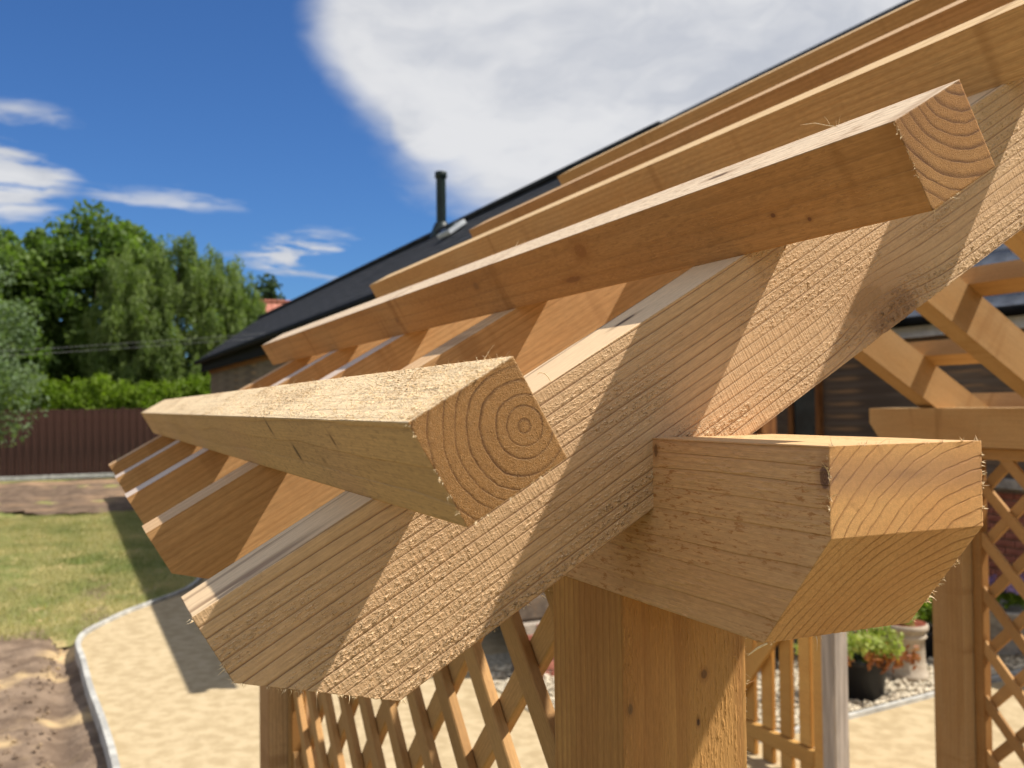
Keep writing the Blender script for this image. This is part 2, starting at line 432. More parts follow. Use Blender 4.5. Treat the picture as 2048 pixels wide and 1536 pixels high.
M['barn_board'] = plain('dark_weatherboard', srgb(124, 110, 96), srgb(96, 84, 74), (0.8, 9, 9), 0.85, 0.003, 30, extra=(srgb(160, 128, 96), (1, 14, 14), 0.55, 0.75))
M['barn_oak'] = plain('oiled_oak', srgb(150, 100, 55), srgb(110, 68, 36), (30, 30, 3), 0.7)
M['slate'] = plain('slate', srgb(62, 63, 66), srgb(44, 45, 48), (3, 9, 9), 0.85, 0.002, 40, 0.12, extra=(srgb(80, 80, 80), (9, 9, 9), 0.6, 0.8))
M['slate_pale'] = plain('pale_slate', srgb(118, 124, 134), srgb(90, 96, 106), (3, 9, 9), 0.8, 0.002, 40, 0.2)
M['black_paint'] = plain('black_gutter', srgb(30, 30, 30), srgb(20, 20, 20), rough=0.75, spec=0.08)
M['flue'] = plain('green_black_enamel', srgb(26, 44, 40), srgb(18, 30, 28), rough=0.45, spec=0.4)
M['glass'] = plain('window_glass', srgb(52, 66, 70), srgb(34, 44, 48), (2, 2, 2), 0.08, spec=0.6)
M['white_frame'] = plain('white_painted_metal', srgb(225, 228, 230), srgb(200, 204, 208), rough=0.4)
M['brick'] = plain('red_brick', srgb(184, 122, 102), srgb(150, 92, 76), (5, 5, 5), 0.9, 0.003, 120)
M['mortar'] = plain('pale_mortar', srgb(176, 164, 150), srgb(150, 138, 124), (20, 20, 20), 0.95)
M['stone'] = plain('grey_stone', srgb(178, 172, 162), srgb(140, 134, 126), (10, 10, 10), 0.9, 0.002, 80)
M['tile'] = plain('red_roof_tile', srgb(186, 124, 104), srgb(150, 94, 78), (1.5, 6, 6), 0.85, 0.004, 20)
M['render_wall'] = plain('pink_render', srgb(190, 160, 146), srgb(170, 140, 128), rough=0.9)
M['fence'] = plain('red_brown_fence_stain', srgb(76, 50, 41), srgb(48, 33, 28), (7, 7, 0.9), 0.85, 0.002, 60)
M['sand'] = plain('sand_coloured_path', srgb(192, 172, 137), srgb(172, 152, 117), (9, 9, 9), 0.95, 0.004, 90, detail=14, extra=(srgb(164, 145, 112), (1.1, 1.1, 1), 0.60, 0.80))
M['kerb'] = plain('pale_concrete_edging', srgb(190, 188, 180), srgb(158, 156, 150), (8, 8, 8), 0.9, 0.002, 120)
M['soil'] = plain('dry_garden_soil', srgb(140, 120, 100), srgb(108, 90, 74), (5, 5, 5), 0.98, 0.02, 25, extra=(srgb(200, 172, 128), (1.1, 1.1, 1.1), 0.50, 0.64))
M['soil_dark'] = plain('turned_soil', srgb(122, 102, 84), srgb(90, 74, 60), (4, 4, 4), 0.98, 0.03, 12, extra=(srgb(152, 124, 96), (0.6, 0.5, 1), 0.5, 0.66))
M['ground'] = plain('rough_ground', srgb(96, 102, 62), srgb(120, 112, 76), (0.6, 0.6, 0.6), 0.98)
M['lawn'] = plain('lawn_turf', srgb(112, 122, 62), srgb(156, 146, 92), (0.9, 1.6, 1), 0.98, 0.02, 40, extra=(srgb(186, 166, 116), (1.3, 2.0, 1), 0.50, 0.70))
M['gravel_bed'] = plain('white_gravel_bed', srgb(200, 188, 164), srgb(148, 138, 120), (30, 30, 30), 0.95, 0.01, 60)
M['gravel'] = plain('white_pebble', srgb(214, 202, 178), srgb(172, 158, 136), (12, 12, 12), 0.85)
M['black_pot'] = plain('black_plastic_pot', srgb(30, 30, 32), srgb(20, 20, 22), rough=0.5, spec=0.35)
M['cream_pot'] = plain('cream_glazed_clay', srgb(186, 172, 152), srgb(160, 144, 124), (4, 4, 9), 0.7, 0.001, 60)
M['terracotta'] = plain('terracotta_rim', srgb(158, 88, 66), srgb(126, 66, 50), rough=0.9)
M['bark'] = plain('tree_bark', srgb(92, 80, 68), srgb(58, 50, 42), (6, 6, 1.5), 0.95, 0.02, 10)
M['wire'] = plain('pale_cable', srgb(150, 152, 150), srgb(140, 142, 140), rough=0.6)
def leaf(name, c1, c2, tr=0.35):
    m, t, b, o = mat_new(name)
    p = t.new('ShaderNodeTexCoord').outputs['Object']
    at = t.new('ShaderNodeAttribute', attribute_name='tone').outputs['Fac']
    n = t.noise(p, 0.9, 3, 0.6)
    col = t.mix(t.m('MULTIPLY', t.m('ADD', at, t.step(n, 0.3, 0.7)), 0.5), c1, c2)
    t.l.new(col, b.inputs['Base Color'])
    b.inputs['Roughness'].default_value = 0.55
    b.inputs['Specular IOR Level'].default_value = 0.18
    tl = t.new('ShaderNodeBsdfTranslucent'); t.l.new(t.mix(1.0, col, (1.3, 1.5, 0.6, 1), 'MULTIPLY'), tl.inputs[0])
    mx = t.new('ShaderNodeMixShader'); mx.inputs[0].default_value = tr
    t.l.new(b.outputs[0], mx.inputs[1]); t.l.new(tl.outputs[0], mx.inputs[2]); t.l.new(mx.outputs[0], o.inputs[0])
    return m
M['leaf_maple'] = leaf('broad_green_leaf', (0.055, 0.105, 0.022), (0.19, 0.26, 0.07), 0.45)
M['leaf_feather'] = leaf('feathery_green_leaf', (0.10, 0.15, 0.04), (0.25, 0.31, 0.11), 0.45)
M['leaf_hedge'] = leaf('laurel_leaf', (0.09, 0.15, 0.014), (0.25, 0.34, 0.04), 0.45)
M['leaf_silver'] = leaf('silver_green_leaf', (0.09, 0.14, 0.065), (0.22, 0.28, 0.16), 0.4)
M['leaf_dark'] = leaf('dark_evergreen_leaf', (0.015, 0.035, 0.012), (0.05, 0.085, 0.03), 0.2)
M['leaf_shrub'] = leaf('yellow_green_leaf', (0.22, 0.30, 0.07), (0.52, 0.52, 0.18))
M['leaf_rust'] = leaf('rusty_leaf', (0.28, 0.10, 0.04), (0.42, 0.18, 0.08))
M['petal'] = leaf('purple_petal', (0.24, 0.15, 0.38), (0.44, 0.32, 0.58))
M['blade'] = leaf('grass_blade', (0.19, 0.22, 0.08), (0.52, 0.44, 0.24), 0.35)

# ------------------------------------------------------------------ setting: ground, lawn, path, beds
def structure(o): o['kind'] = 'structure'; return o
def sheet(name, pts, z, mat):
    import mathutils.geometry as G
    tri = G.tessellate_polygon([[Vector((x, y, 0)) for x, y in pts]])
    me = mesh(name, [(x, y, z) for x, y in pts], [list(t) for t in tri], mat)
    import bmesh
    bm = bmesh.new(); bm.from_mesh(me); bmesh.ops.recalc_face_normals(bm, faces=bm.faces)
    if bm.faces[0].normal.z < 0: bmesh.ops.reverse_faces(bm, faces=bm.faces)
    bm.to_mesh(me); bm.free()
    return structure(obj(name, me))
sheet('ground', [(-900, -900), (400, -900), (400, 900), (-900, 900)], -0.22, M['ground'])
def fnoise(x, y, s, seed=0):
    r = np.random.default_rng(seed); v = 0
    for k in range(5):
        a, b, c = r.uniform(-1, 1, 3); f = s * 1.9 ** k
        v = v + np.sin(x * f * (0.6 + a * .5) + y * f * (0.8 + b * .5) + c * 6) * np.sin(y * f * (0.7 - a * .4) - x * f * .35 + c * 9) / 1.5 ** k
    return v
def terrain(name, x0, x1, y0, y1, n, m, zf, mat, keep=None):
    gx, gy = np.meshgrid(np.linspace(x0, x1, n), np.linspace(y0, y1, m), indexing='ij')
    z = zf(gx, gy)
    V = np.stack([gx, gy, z], -1).reshape(-1, 3)
    i = np.arange(n * m).reshape(n, m)
    F = np.stack([i[:-1, :-1], i[1:, :-1], i[1:, 1:], i[:-1, 1:]], -1).reshape(-1, 4)
    if keep is not None:
        c = V[F].mean(1); F = F[keep(c[:, 0], c[:, 1])]
    return structure(obj(name, mesh(name, V, F, mat, True)))
EDGE = [(-2.0, 0.16), (-4.2, 0.14), (-5.37, 0.11), (-6.24, 0.06), (-7.01, 0.0), (-7.95, -0.05), (-8.45, -0.085), (-8.75, -0.075), (-9.02, -0.02), (-9.36, 0.13), (-9.8, 0.36), (-10.12, 0.58), (-10.6, 0.92), (-10.95, 1.10), (-11.6, 1.30), (-13.0, 1.6)]
def edge_smooth(pts, n=10):
    P_ = [Vector((*p, 0)) for p in pts]; o = []
    for i in range(len(P_) - 1):
        a, b, c, d_ = P_[max(i - 1, 0)], P_[i], P_[i + 1], P_[min(i + 2, len(P_) - 1)]
        for k in range(n):
            t = k / n
            o.append(0.5 * ((2 * b) + (c - a) * t + (2 * a - 5 * b + 4 * c - d_) * t * t + (3 * b - a - 3 * c + d_) * t ** 3))
    o.append(P_[-1]); return o
ED = edge_smooth(EDGE, 8)
terrain('lawn', -31.4, -8.3, -14, 8, 160, 150, lambda x, y: 0.012 * fnoise(x, y, 1.5, 3) - 0.045 * np.clip(1 - (-8.85 - 0.405 * np.clip(-y, 0, 3) - x) / 0.45, 0, 1), M['lawn'],
        keep=lambda x, y: x < -8.85 - 0.45 * np.clip(-y, 0, 3) * 0.9 + 0.10 * fnoise(x * 0 + 1, y, 3.0, 5))
terrain('soil_bed', -12.5, -2.0, -6, 0.3, 210, 130, lambda x, y: -0.045 + 0.032 * np.clip((-x - 8.2) / 0.6, 0, 1) + 0.006 * fnoise(x, y, 6, 8) + 0.006 * fnoise(x, y, 16, 9) - 0.06 * np.exp(-((y + 0.16 - 0.012 * (x + 5)) / 0.10) ** 2), M['soil'])
terrain('far_soil_bed', -31.6, -19.2, -16, 8, 120, 120, lambda x, y: 0.035 + 0.03 * fnoise(x, y, 2.2, 12), M['soil_dark'],
        keep=lambda x, y: (x < -20.3 + 0.25 * fnoise(x * 0, y, 1.2, 4) - 1.4 * np.clip(-y - 0.8, 0, 3)) & (x > -30.6))
sheet('path', [(p.x, p.y) for p in ED] + [(-13.0, 4.0), (-7, 4.4), (-4.20, 4.4), (-4.26, 9), (4, 9), (4, 0.16)], 0.022, M['sand'])
# edging strip along the path
V = []; F = []
for i, p in enumerate(ED):
    t = (ED[min(i + 1, len(ED) - 1)] - ED[max(i - 1, 0)]).normalized(); nrm = Vector((t.y, -t.x, 0))
    wd = 0.024
    for a, z in ((-1, -0.09), (-1, 0.05), (-0.8, 0.058), (0.8, 0.058), (1, 0.05), (1, -0.09)):
        q = p + nrm * wd * a; V.append((q.x, q.y, z))
for i in range(len(ED) - 1):
    for k in range(5): F.append([i * 6 + k, i * 6 + k + 1, (i + 1) * 6 + k + 1, (i + 1) * 6 + k])
structure(obj('path_edging', mesh('path_edging', V, F, M['kerb'])))
sheet('gravel_bed', [(-6.6, 2.7), (-3.90, 2.7), (-4.66, 9.6), (-6.6, 9.6)], 0.032, M['gravel_bed'])
o = box('path_edging', 0.035, 7.0, 0.10, M['kerb'], None, T3(-4.262, 6.1, 0.005) @ Matrix.Rotation(R(6.3), 4, 'Z'), 0.006); structure(o)

def tone(me, vals):
    a = me.attributes.new('tone', 'FLOAT', 'FACE'); a.data.foreach_set('value', np.asarray(vals, np.float32))
def blades(name, n, xr, yr, hgt, wid, keep, mat):
    x = RNG.uniform(*xr, n); y = RNG.uniform(*yr, n)
    k = keep(x, y); x, y = x[k], y[k]; n = len(x)
    a = RNG.uniform(0, 6.28, n); h = hgt * RNG.uniform(0.5, 1.3, n); ln = RNG.normal(0, 0.4, (n, 2)) * h[:, None]
    c, s = np.cos(a) * wid, np.sin(a) * wid
    V = np.stack([np.stack([x - c, y - s, np.zeros(n)], 1), np.stack([x + c, y + s, np.zeros(n)], 1), np.stack([x + ln[:, 0], y + ln[:, 1], h], 1)], 1).reshape(-1, 3)
    me = mesh(name, V, np.arange(3 * n).reshape(n, 3), mat)
    dry = 0.5 + 0.35 * fnoise(x, y, 0.9, 21) + 0.3 * np.clip((x + 13) / 4, 0, 1)
    tone(me, np.clip(dry + RNG.normal(0, 0.25, n), 0, 1))
    return obj(name, me)
def lawn_keep(x, y):
    ex = np.interp(-x, [8.4, 8.75, 9.02, 9.36, 9.8, 10.12, 10.6, 10.95, 11.6, 13.0], [-0.15, -0.15, -0.08, 0.06, 0.29, 0.5, 0.85, 1.03, 1.2, 1.5])
    return (y < ex) | (x < -13.2)
g_ = blades('lawn_grass', 90000, (-20.5, -8.7), (-3.2, 2.6), 0.045, 0.006, lambda x, y: lawn_keep(x, y) & (x < -8.85 - 0.4 * np.clip(-y, 0, 3) + 0.10 * fnoise(x * 0 + 1, y, 3.0, 5)), M['blade'])
tag(g_, 'short green and straw-coloured grass of the lawn', 'grass', kind='stuff')
def place(x0, x1, y0, y1, z):
    y = random.uniform(y0, y1); x = random.uniform(x0, x1)
    if x0 < -6 and y0 > 2: x = min(x, -3.96 - 0.11 * (y - 2.7))
    return (x, y, z)
def pebbles(name, n, xr, yr, z, s0, s1, mat):
    oc = np.array([(1, 0, 0), (0, 1, 0), (-1, 0, 0), (0, -1, 0), (0, 0, 1), (0, 0, -1)], float)
    of = np.array([(0, 1, 4), (1, 2, 4), (2, 3, 4), (3, 0, 4), (1, 0, 5), (2, 1, 5), (3, 2, 5), (0, 3, 5)])
    V = []; Fc = []
    for i in range(n):
        s = random.uniform(s0, s1); a = random.uniform(0, 6.28); c, si = math.cos(a), math.sin(a)
        q = oc * (s * random.uniform(.8, 1.3), s * random.uniform(.6, 1), s * random.uniform(.5, .8)) + RNG.normal(0, s * .12, (6, 3))
        q = np.stack([q[:, 0] * c - q[:, 1] * si, q[:, 0] * si + q[:, 1] * c, q[:, 2]], 1) + place(*xr, *yr, z + s * 0.3)
        V.append(q); Fc.append(of + 6 * i)
    return obj(name, mesh(name, np.concatenate(V), np.concatenate(Fc), mat))
tag(pebbles('white_gravel', 4600, (-6.2, -4.10), (2.75, 7.6), 0.036, 0.014, 0.034, M['gravel']), 'white decorative gravel behind the edging by the pots', 'gravel', kind='stuff')
tag(pebbles('soil_stones', 900, (-9.0, -4.5), (-2.2, -0.22), -0.045, 0.008, 0.026, M['soil']), 'small loose stones and clods on the bare soil', 'stones', kind='stuff')

# ------------------------------------------------------------------ the timber arbour
TH = R(30.16); CT, ST = math.cos(TH), math.sin(TH)
D_, T_ = 0.1517, 0.0845
PW, PH = 0.0791, 0.0737
SP = 0.5254
APEX = 1.82
LR = APEX / CT                      # rafter length along the slope
YP, ZP, PLW, PLH = 0.4007, 0.1220, 0.1502, 0.1530
XN, XF = 0.2247, -2.43              # near and far end of the wall plates
arb = thing('timber_arbour', 'new orange timber arbour with sloping rafters, purlins, posts and trellis sides, filling the foreground', 'arbour', (-1.0, APEX, 0.0))
def slope_M(X, s=0.0, n=0.0):       # frame for rafters of the near slope: x up the slope, y away from the camera, z out of the roof
    return basis((X, s * CT - n * ST, H + s * ST + n * CT), (0, CT, ST), (-1, 0, 0), (0, -ST, CT))
def slope_M2(X):                    # far slope, mirrored about the ridge
    return basis((X, 2 * APEX, H), (0, -CT, ST), (1, 0, 0), (0, ST, CT))
def purlin_M(s): return basis((0, s * CT, H + s * ST), (1, 0, 0), (0, CT, ST), (0, -ST, CT))
def purlin_M2(s): return basis((0, 2 * APEX - s * CT, H + s * ST), (-1, 0, 0), (0, -CT, ST), (0, ST, CT))
def graded(a, b, step, grow, mx):
    o = [a]; s = step
    while o[-1] < b: o.append(o[-1] + s); s = min(s * grow, mx)
    o = np.array(o); return a + (o - a) * (b - a) / (o[-1] - a)
def tail(V, d=D_):
    V = V.copy()
    zmin = np.interp(V[:, 0], [0, 0.0956], [0.0597, d])
    V[:, 2] *= zmin / d
    # plumb cut where the two slopes meet
    e = V[:, 0] > LR - 0.2
    lim = LR + V[:, 2] * math.tan(TH)
    V[:, 0] = np.where(e, np.minimum(V[:, 0], lim), V[:, 0])
    return V
# front rafter, fine enough to carry its torn saw texture
xs = np.concatenate([np.linspace(0, 1.12, 1120), np.linspace(1.13, LR, 30)])
V, F = gridbox(xs, np.linspace(0, T_, 26), np.linspace(-D_, 0, 150), tail)
o = obj('rafter', mesh('rafter', V, F, M['rafter_front'], True), arb, slope_M(0))
tag(o, 'rough-sawn front rafter striped by purlin shadows')
RAF = o
V, F = gridbox(np.concatenate([np.linspace(0, 0.0956, 4), np.linspace(0.12, LR, 24)]), [0, 0.006, T_ - 0.006, T_], [-D_, -D_ + 0.006, -0.006, 0], tail)
rme = {k: mesh('rafter', V, F, M[k]) for k in ('timber', 'timber_pale', 'timber_grey')}
# second rafters: the third one back has a silvery top
def two_tone(base, top):
    me = mesh('rafter', V, F, M[base]); me.materials.append(M[top])
    for p in me.polygons:
        if p.normal.z > 0.9: p.material_index = 1
    return me
rtop = two_tone('timber', 'timber_grey')
for i in range(1, 5):
    obj('rafter', rtop if i in (2, 3) else rme['timber'], arb, slope_M(-i * SP))
for i in range(0, 5):
    obj('rafter', rme['timber_pale'], arb, slope_M2(-i * SP - T_))
# purlins of the near slope
S_ = [0.1591, 0.5876, 1.0126, 1.4428, 1.8708]
OV = [0.2039, 0.2221, 0.215, 0.21, 0.22]
xs = 0.2039 - graded(0, 0.2039 + 2.452, 0.00085, 1.0032, 0.02)
V, F = gridbox(xs[::-1], np.linspace(0, PW, 80), np.linspace(0, PH, 64))
PUR1 = obj('purlin', mesh('purlin', V, F, M['purlin_low'], True), arb, purlin_M(S_[0]))
tag(PUR1, 'lowest purlin with fuzzy sawn top and ringed end')
xs = 0.2221 - graded(0, 0.2221 + 2.452, 0.0010, 1.004, 0.03)
V, F = gridbox(xs[::-1], np.linspace(0, PW, 60), np.linspace(0, PH, 56))
PUR2 = obj('purlin', mesh('purlin', V, F, M['purlin_second'], True), arb, purlin_M(S_[1]))
tag(PUR2, 'second purlin with smooth pale top and curved rings on its end')
for k in (2, 3, 4):
    hk = PH + (0.014 if k == 4 else 0)
    V, F = gridbox(np.linspace(-2.452, OV[k], 24), [0, .004, PW - .004, PW], [0, .004, hk - .004, hk])
    obj('purlin', mesh('purlin', V, F, M['timber_pale'] if k != 3 else M['timber']), arb, purlin_M(S_[k]))
V, F = gridbox(np.linspace(-0.22, 2.452, 24), [0, .004, PW - .004, PW], [0, .004, PH - .004, PH])
pme = mesh('purlin', V, F, M['timber_pale'])
for s in S_: obj('purlin', pme, arb, purlin_M2(s))
# ridge board between the rafter pairs
box('ridge_board', 2.2, 0.03, 0.18, M['timber'], arb, T3(-1.06, APEX, H + LR * ST - 0.16))
# wall plates with chamfered ends
CH1, CHH = 0.0646, 0.0737
def plate_warp(V):
    V = V.copy()
    e = np.minimum(XN - V[:, 0], V[:, 0] - XF)
    V[:, 2] *= np.interp(e, [0, CHH], [CH1, PLH]) / PLH
    return V
xs = XN - np.concatenate([np.linspace(0, CHH, 80), np.linspace(CHH, 0.42, 290)[1:], np.linspace(0.43, XN - XF - CHH, 20), [XN - XF]])
V, F = gridbox(xs[::-1], np.linspace(0, PLW, 120), np.linspace(-PLH, 0, 120), plate_warp)
PLATE = obj('wall_plate', mesh('wall_plate', V, F, M['plate'], True), arb, T3(0, YP, H + ZP))
tag(PLATE, 'thick wall plate end with chamfered underside')
xs = np.concatenate([[XF], np.linspace(XF + CHH, XN - CHH, 12), [XN]])
V, F = gridbox(xs, [0, .005, PLW - .005, PLW], [-PLH, -PLH + .005, -.005, 0], plate_warp)
obj('wall_plate', mesh('wall_plate', V, F, M['timber_pale']), arb, T3(0, 2 * APEX - YP - PLW, H + ZP))
# posts: local x runs up the post
WP = 0.146
def post_M(x, y): return basis((x, y, H + ZP - PLH), (0, 0, 1), (0, 1, 0), (-1, 0, 0))   # local z = -X
def post_M_front(x, y): return basis((x, y, H + ZP - PLH), (0, 0, 1), (0, 1, 0), (-1, 0, 0))
HP = H + ZP - PLH
xs = np.concatenate([np.linspace(-HP, -0.5, 30), np.linspace(-0.49, 0.0, 420)])
V, F = gridbox(xs, np.linspace(0, WP, 110), np.linspace(0, WP, 60))
# front corner post: face towards the camera is local +z
POST = obj('post', mesh('post', V, F, M['post'], True), arb, basis((-0.0605 - WP, YP + 0.001, HP), (0, 0, 1), (0, 1, 0), (-1, 0, 0)) @ Matrix.Translation((0, 0, -WP)) @ Matrix.Diagonal((1, 1, 1, 1)))
# rebuild its frame so that local +z points to +X (towards the camera)
mp = basis((-0.0605 - WP, YP + 0.001, HP), (0, 0, 1), (0, -1, 0), (1, 0, 0)) @ Matrix.Translation((0, -WP, 0))
put(POST, arb, mp)
tag(POST, 'front post half in shadow below the wall plate')
V, F = gridbox(np.linspace(-HP, 0, 10), [0, .005, WP - .005, WP], [0, .005, WP - .005, WP])
pm = mesh('post', V, F, M['timber'])
obj('post', pm, arb, basis((-2.111, YP + 0.001, HP), (0, 0, 1), (0, -1, 0), (1, 0, 0)) @ Matrix.Translation((0, -WP, 0)))
pm3 = mesh('post', V, F, M['timber_pale'])
for x in (-0.0605 - WP, -2.111):
    obj('post', pm3, arb, basis((x, 2 * APEX - YP - PLW + 0.001, HP), (0, 0, 1), (0, -1, 0), (1, 0, 0)) @ Matrix.Translation((0, -WP, 0)))

# trellis panels between the posts: crossed slats in a frame, every slat its own piece
SLW, SLT, GAP = 0.042, 0.016, 0.150
slat_cache = {}
def trellis(y, label, fx0, fx1, z0, z1, mm):
    fw_ = 0.045
    fr = box('trellis_panel', fx1 - fx0, 0.045, fw_, mm, arb, T3((fx0 + fx1) / 2, y, z1 - fw_ / 2))
    tag(fr, label)
    box('frame_rail', fx1 - fx0, 0.045, fw_, mm, fr, T3((fx0 + fx1) / 2, y, z0 + fw_ / 2))
    for x in (fx0 + fw_ / 2, fx1 - fw_ / 2): box('frame_stile', fw_, 0.043, z1 - z0 - 2 * fw_, mm, fr, T3(x, y, (z0 + z1) / 2))
    x0, x1, a0, a1 = fx0 + fw_ * .7, fx1 - fw_ * .7, z0 + fw_ * .7, z1 - fw_ * .7
    r2 = math.sqrt(2)
    for sg in (1, -1):                       # sg=1: rises with x;  -1: falls with x
        lo = (a0 - (x1 if sg == 1 else -x0)); hi = a1 + (-x0 if sg == 1 else x1)
        c = math.floor(lo / (GAP * r2)) * GAP * r2 + 0.06
        while c < hi + 0.2:
            # line z = c + sg*x clipped to the panel
            pts = []
            for x in (x0, x1):
                z = c + sg * x
                if a0 <= z <= a1: pts.append((x, z))
            for z in (a0, a1):
                x = (z - c) * sg
                if x0 < x < x1: pts.append((x, z))
            c += GAP * r2
            if len(pts) < 2: continue
            pts.sort(); (xa, za), (xb, zb) = pts[0], pts[-1]
            L = math.hypot(xb - xa, zb - za)
            if L < 0.05: continue
            kf = max(1, round(L / 0.05)) * 0.05
            key = (kf, mm.name)
            if key not in slat_cache:
                slat_cache[key] = box(None, kf, SLT, SLW, mm, bev=0.002)
            ang = math.atan2(zb - za, xb - xa)
            obj('slat', slat_cache[key], fr, T3((xa + xb) / 2, y + (-SLT / 2 if sg == -1 else SLT / 2 + 0.0005), (za + zb) / 2) @ Matrix.Rotation(-ang, 4, 'Y') @ Matrix.Scale(L / kf, 4, (1, 0, 0)))
trellis(0.475, 'diagonal trellis panel between the two near posts', -1.963, -0.209, 0.12, HP - 0.004, M['trellis'])
trellis(2 * APEX - 0.475, 'diagonal trellis panel on the far side, behind the plate end', -1.963, -0.209, 0.12, HP - 0.004, M['trellis'])

# ------------------------------------------------------------------ loose fibres and splinters on the cut timber
def fibres(name, parent, roots, dirs, lens, wid, mat, label, curl=0.5):
    """thin curved slivers, three segments each, two crossed strips"""
    n = len(roots); V = np.zeros((n, 8, 3)); side = np.cross(dirs, RNG.normal(size=(n, 3)))
    side /= np.linalg.norm(side, axis=1)[:, None] + 1e-9
    bend = RNG.normal(size=(n, 3)) * curl
    for k, t in enumerate((0, 0.35, 0.7, 1.0)):
        c = roots + (dirs * t + bend * t * t * 0.5) * lens[:, None]
        wv = wid[:, None] * (1 - 0.85 * t)
        V[:, 2 * k] = c - side * wv; V[:, 2 * k + 1] = c + side * wv
    base = np.arange(n)[:, None] * 8
    F = np.concatenate([base + np.array([0, 1, 3, 2]), base + np.array([2, 3, 5, 4]), base + np.array([4, 5, 7, 6])])
    o = obj(name, mesh(name, V.reshape(-1, 3), F, mat), parent, WM[parent.name])
    o['kind'] = 'stuff'
    return o
M['fibre'] = plain('torn_wood_fibre', (0.82, 0.66, 0.42), (0.70, 0.47, 0.24), (400, 400, 400), 0.8, sharp=(0.45, 0.6))
n = 4200
xr = 0.2 - RNG.power(0.55, n) * 1.0
r_ = np.stack([xr, RNG.uniform(0.002, PW - 0.002, n), np.full(n, PH)], 1)
d_ = np.stack([RNG.normal(0, 0.7, n), RNG.normal(-0.2, 0.7, n), RNG.uniform(0.08, 0.65, n)], 1); d_ /= np.linalg.norm(d_, axis=1)[:, None]
ln = RNG.gamma(2.2, 0.0015, n); ln[:30] *= 2.0
fibres('loose_fibre', PUR1, r_, d_, ln, RNG.uniform(0.00012, 0.00030, n), M['fibre'], '')
def edge_fibres(parent, a, b, n, dirm, spread, l0, w0, jit=0.0006):
    a, b = np.array(a, float), np.array(b, float)
    n = int(n * 0.6); cl = RNG.uniform(0, 1, max(4, n // 7)); t = np.clip(cl[RNG.integers(0, len(cl), n)] + RNG.normal(0, 0.012, n), 0, 1)[:, None]
    r = a + (b - a) * t + RNG.normal(0, jit, (n, 3))
    dd = np.array(dirm, float) + RNG.normal(0, spread, (n, 3)); dd /= np.linalg.norm(dd, axis=1)[:, None]
    fibres('splinter', parent, r, dd, RNG.gamma(1.7, l0, n), RNG.uniform(0.4, 1.3, n) * w0, M['fibre'], '')
edge_fibres(RAF, (0.0, -0.0005, -0.06), (0.0956, -0.0005, -D_), 130, (-0.7, -0.5, -0.8), 0.35, 0.0013, 0.0004)
edge_fibres(RAF, (0.0956, -0.0005, -D_), (0.25, -0.0005, -D_), 110, (-0.2, -0.5, -0.8), 0.5, 0.0010, 0.0003)
edge_fibres(RAF, (0.0, -0.0005, 0), (0.0, -0.0005, -0.06), 70, (-1.0, -0.4, 0), 0.35, 0.0011, 0.0003)
edge_fibres(PUR1, (0.204, 0, 0), (0.204, 0, PH), 110, (0.5, -0.9, -0.2), 0.4, 0.0008, 0.0003)
edge_fibres(PUR1, (0.204, 0, 0), (0.204, PW, 0), 110, (0.6, 0, -0.6), 0.4, 0.0012, 0.0003)
edge_fibres(PUR1, (0.204, 0, PH), (0.204, PW, PH), 160, (0.5, 0, 0.7), 0.5, 0.0009, 0.0003)
edge_fibres(PUR2, (0.222, 0, 0), (0.222, 0, PH), 120, (0.5, -0.8, 0), 0.4, 0.0012, 0.00028)
edge_fibres(PUR2, (0.222, 0, 0), (0.222, PW, 0), 80, (0.6, 0, -0.6), 0.4, 0.001, 0.00028)
edge_fibres(PUR2, (-0.6, PW, PH), (0.2, PW, PH), 40, (0.2, 0.3, 0.9), 0.5, 0.003, 0.0003)
edge_fibres(PLATE, (XN, PLW, -CH1), (XN, PLW, 0), 90, (0.5, 0.8, 0), 0.5, 0.0009, 0.0005)
edge_fibres(PLATE, (XN, PLW, -CH1), (XN - CHH, PLW, -PLH), 130, (0.3, 0.8, -0.4), 0.6, 0.0012, 0.0007)
edge_fibres(PLATE, (XN, 0, 0), (XN, 0, -CH1), 90, (0.6, -0.6, 0), 0.5, 0.0016, 0.0004)
edge_fibres(PLATE, (XN - CHH, 0, -PLH), (XN - CHH, PLW, -PLH), 120, (0.2, 0, -0.9), 0.4, 0.0014, 0.0004)
edge_fibres(PLATE, (XN, 0, 0), (XN, PLW, 0), 160, (0.4, 0, 0.8), 0.5, 0.0010, 0.0003)
edge_fibres(POST, (-0.5, 0, WP), (0, 0, WP), 220, (0, -0.9, 0.4), 0.5, 0.0012, 0.0003)
def fibre_curl(parent, pts, rad):
    V, F = tube(pts, [rad] * (len(pts) - 1) + [rad * .4], 5)
    o = obj('splinter', mesh('splinter', V, F, M['fibre'], True), parent, WM[parent.name]); o['kind'] = 'stuff'
fibre_curl(PUR2, [(0.10, PW * .9, PH), (0.085, PW * .95, PH + .004), (0.07, PW, PH + .009), (0.05, PW * 1.03, PH + .012)], 0.00035)
fibre_curl(RAF, [(0.345, 0.001, 0), (0.343, -0.003, 0.006), (0.340, -0.006, 0.011), (0.338, -0.003, 0.013), (0.337, 0.001, 0.012)], 0.0004)
fibre_curl(PLATE, [(XN - .073, 0.003, -PLH), (XN - .078, -0.002, -PLH - .004), (XN - .088, -0.004, -PLH - .012)], 0.0009)

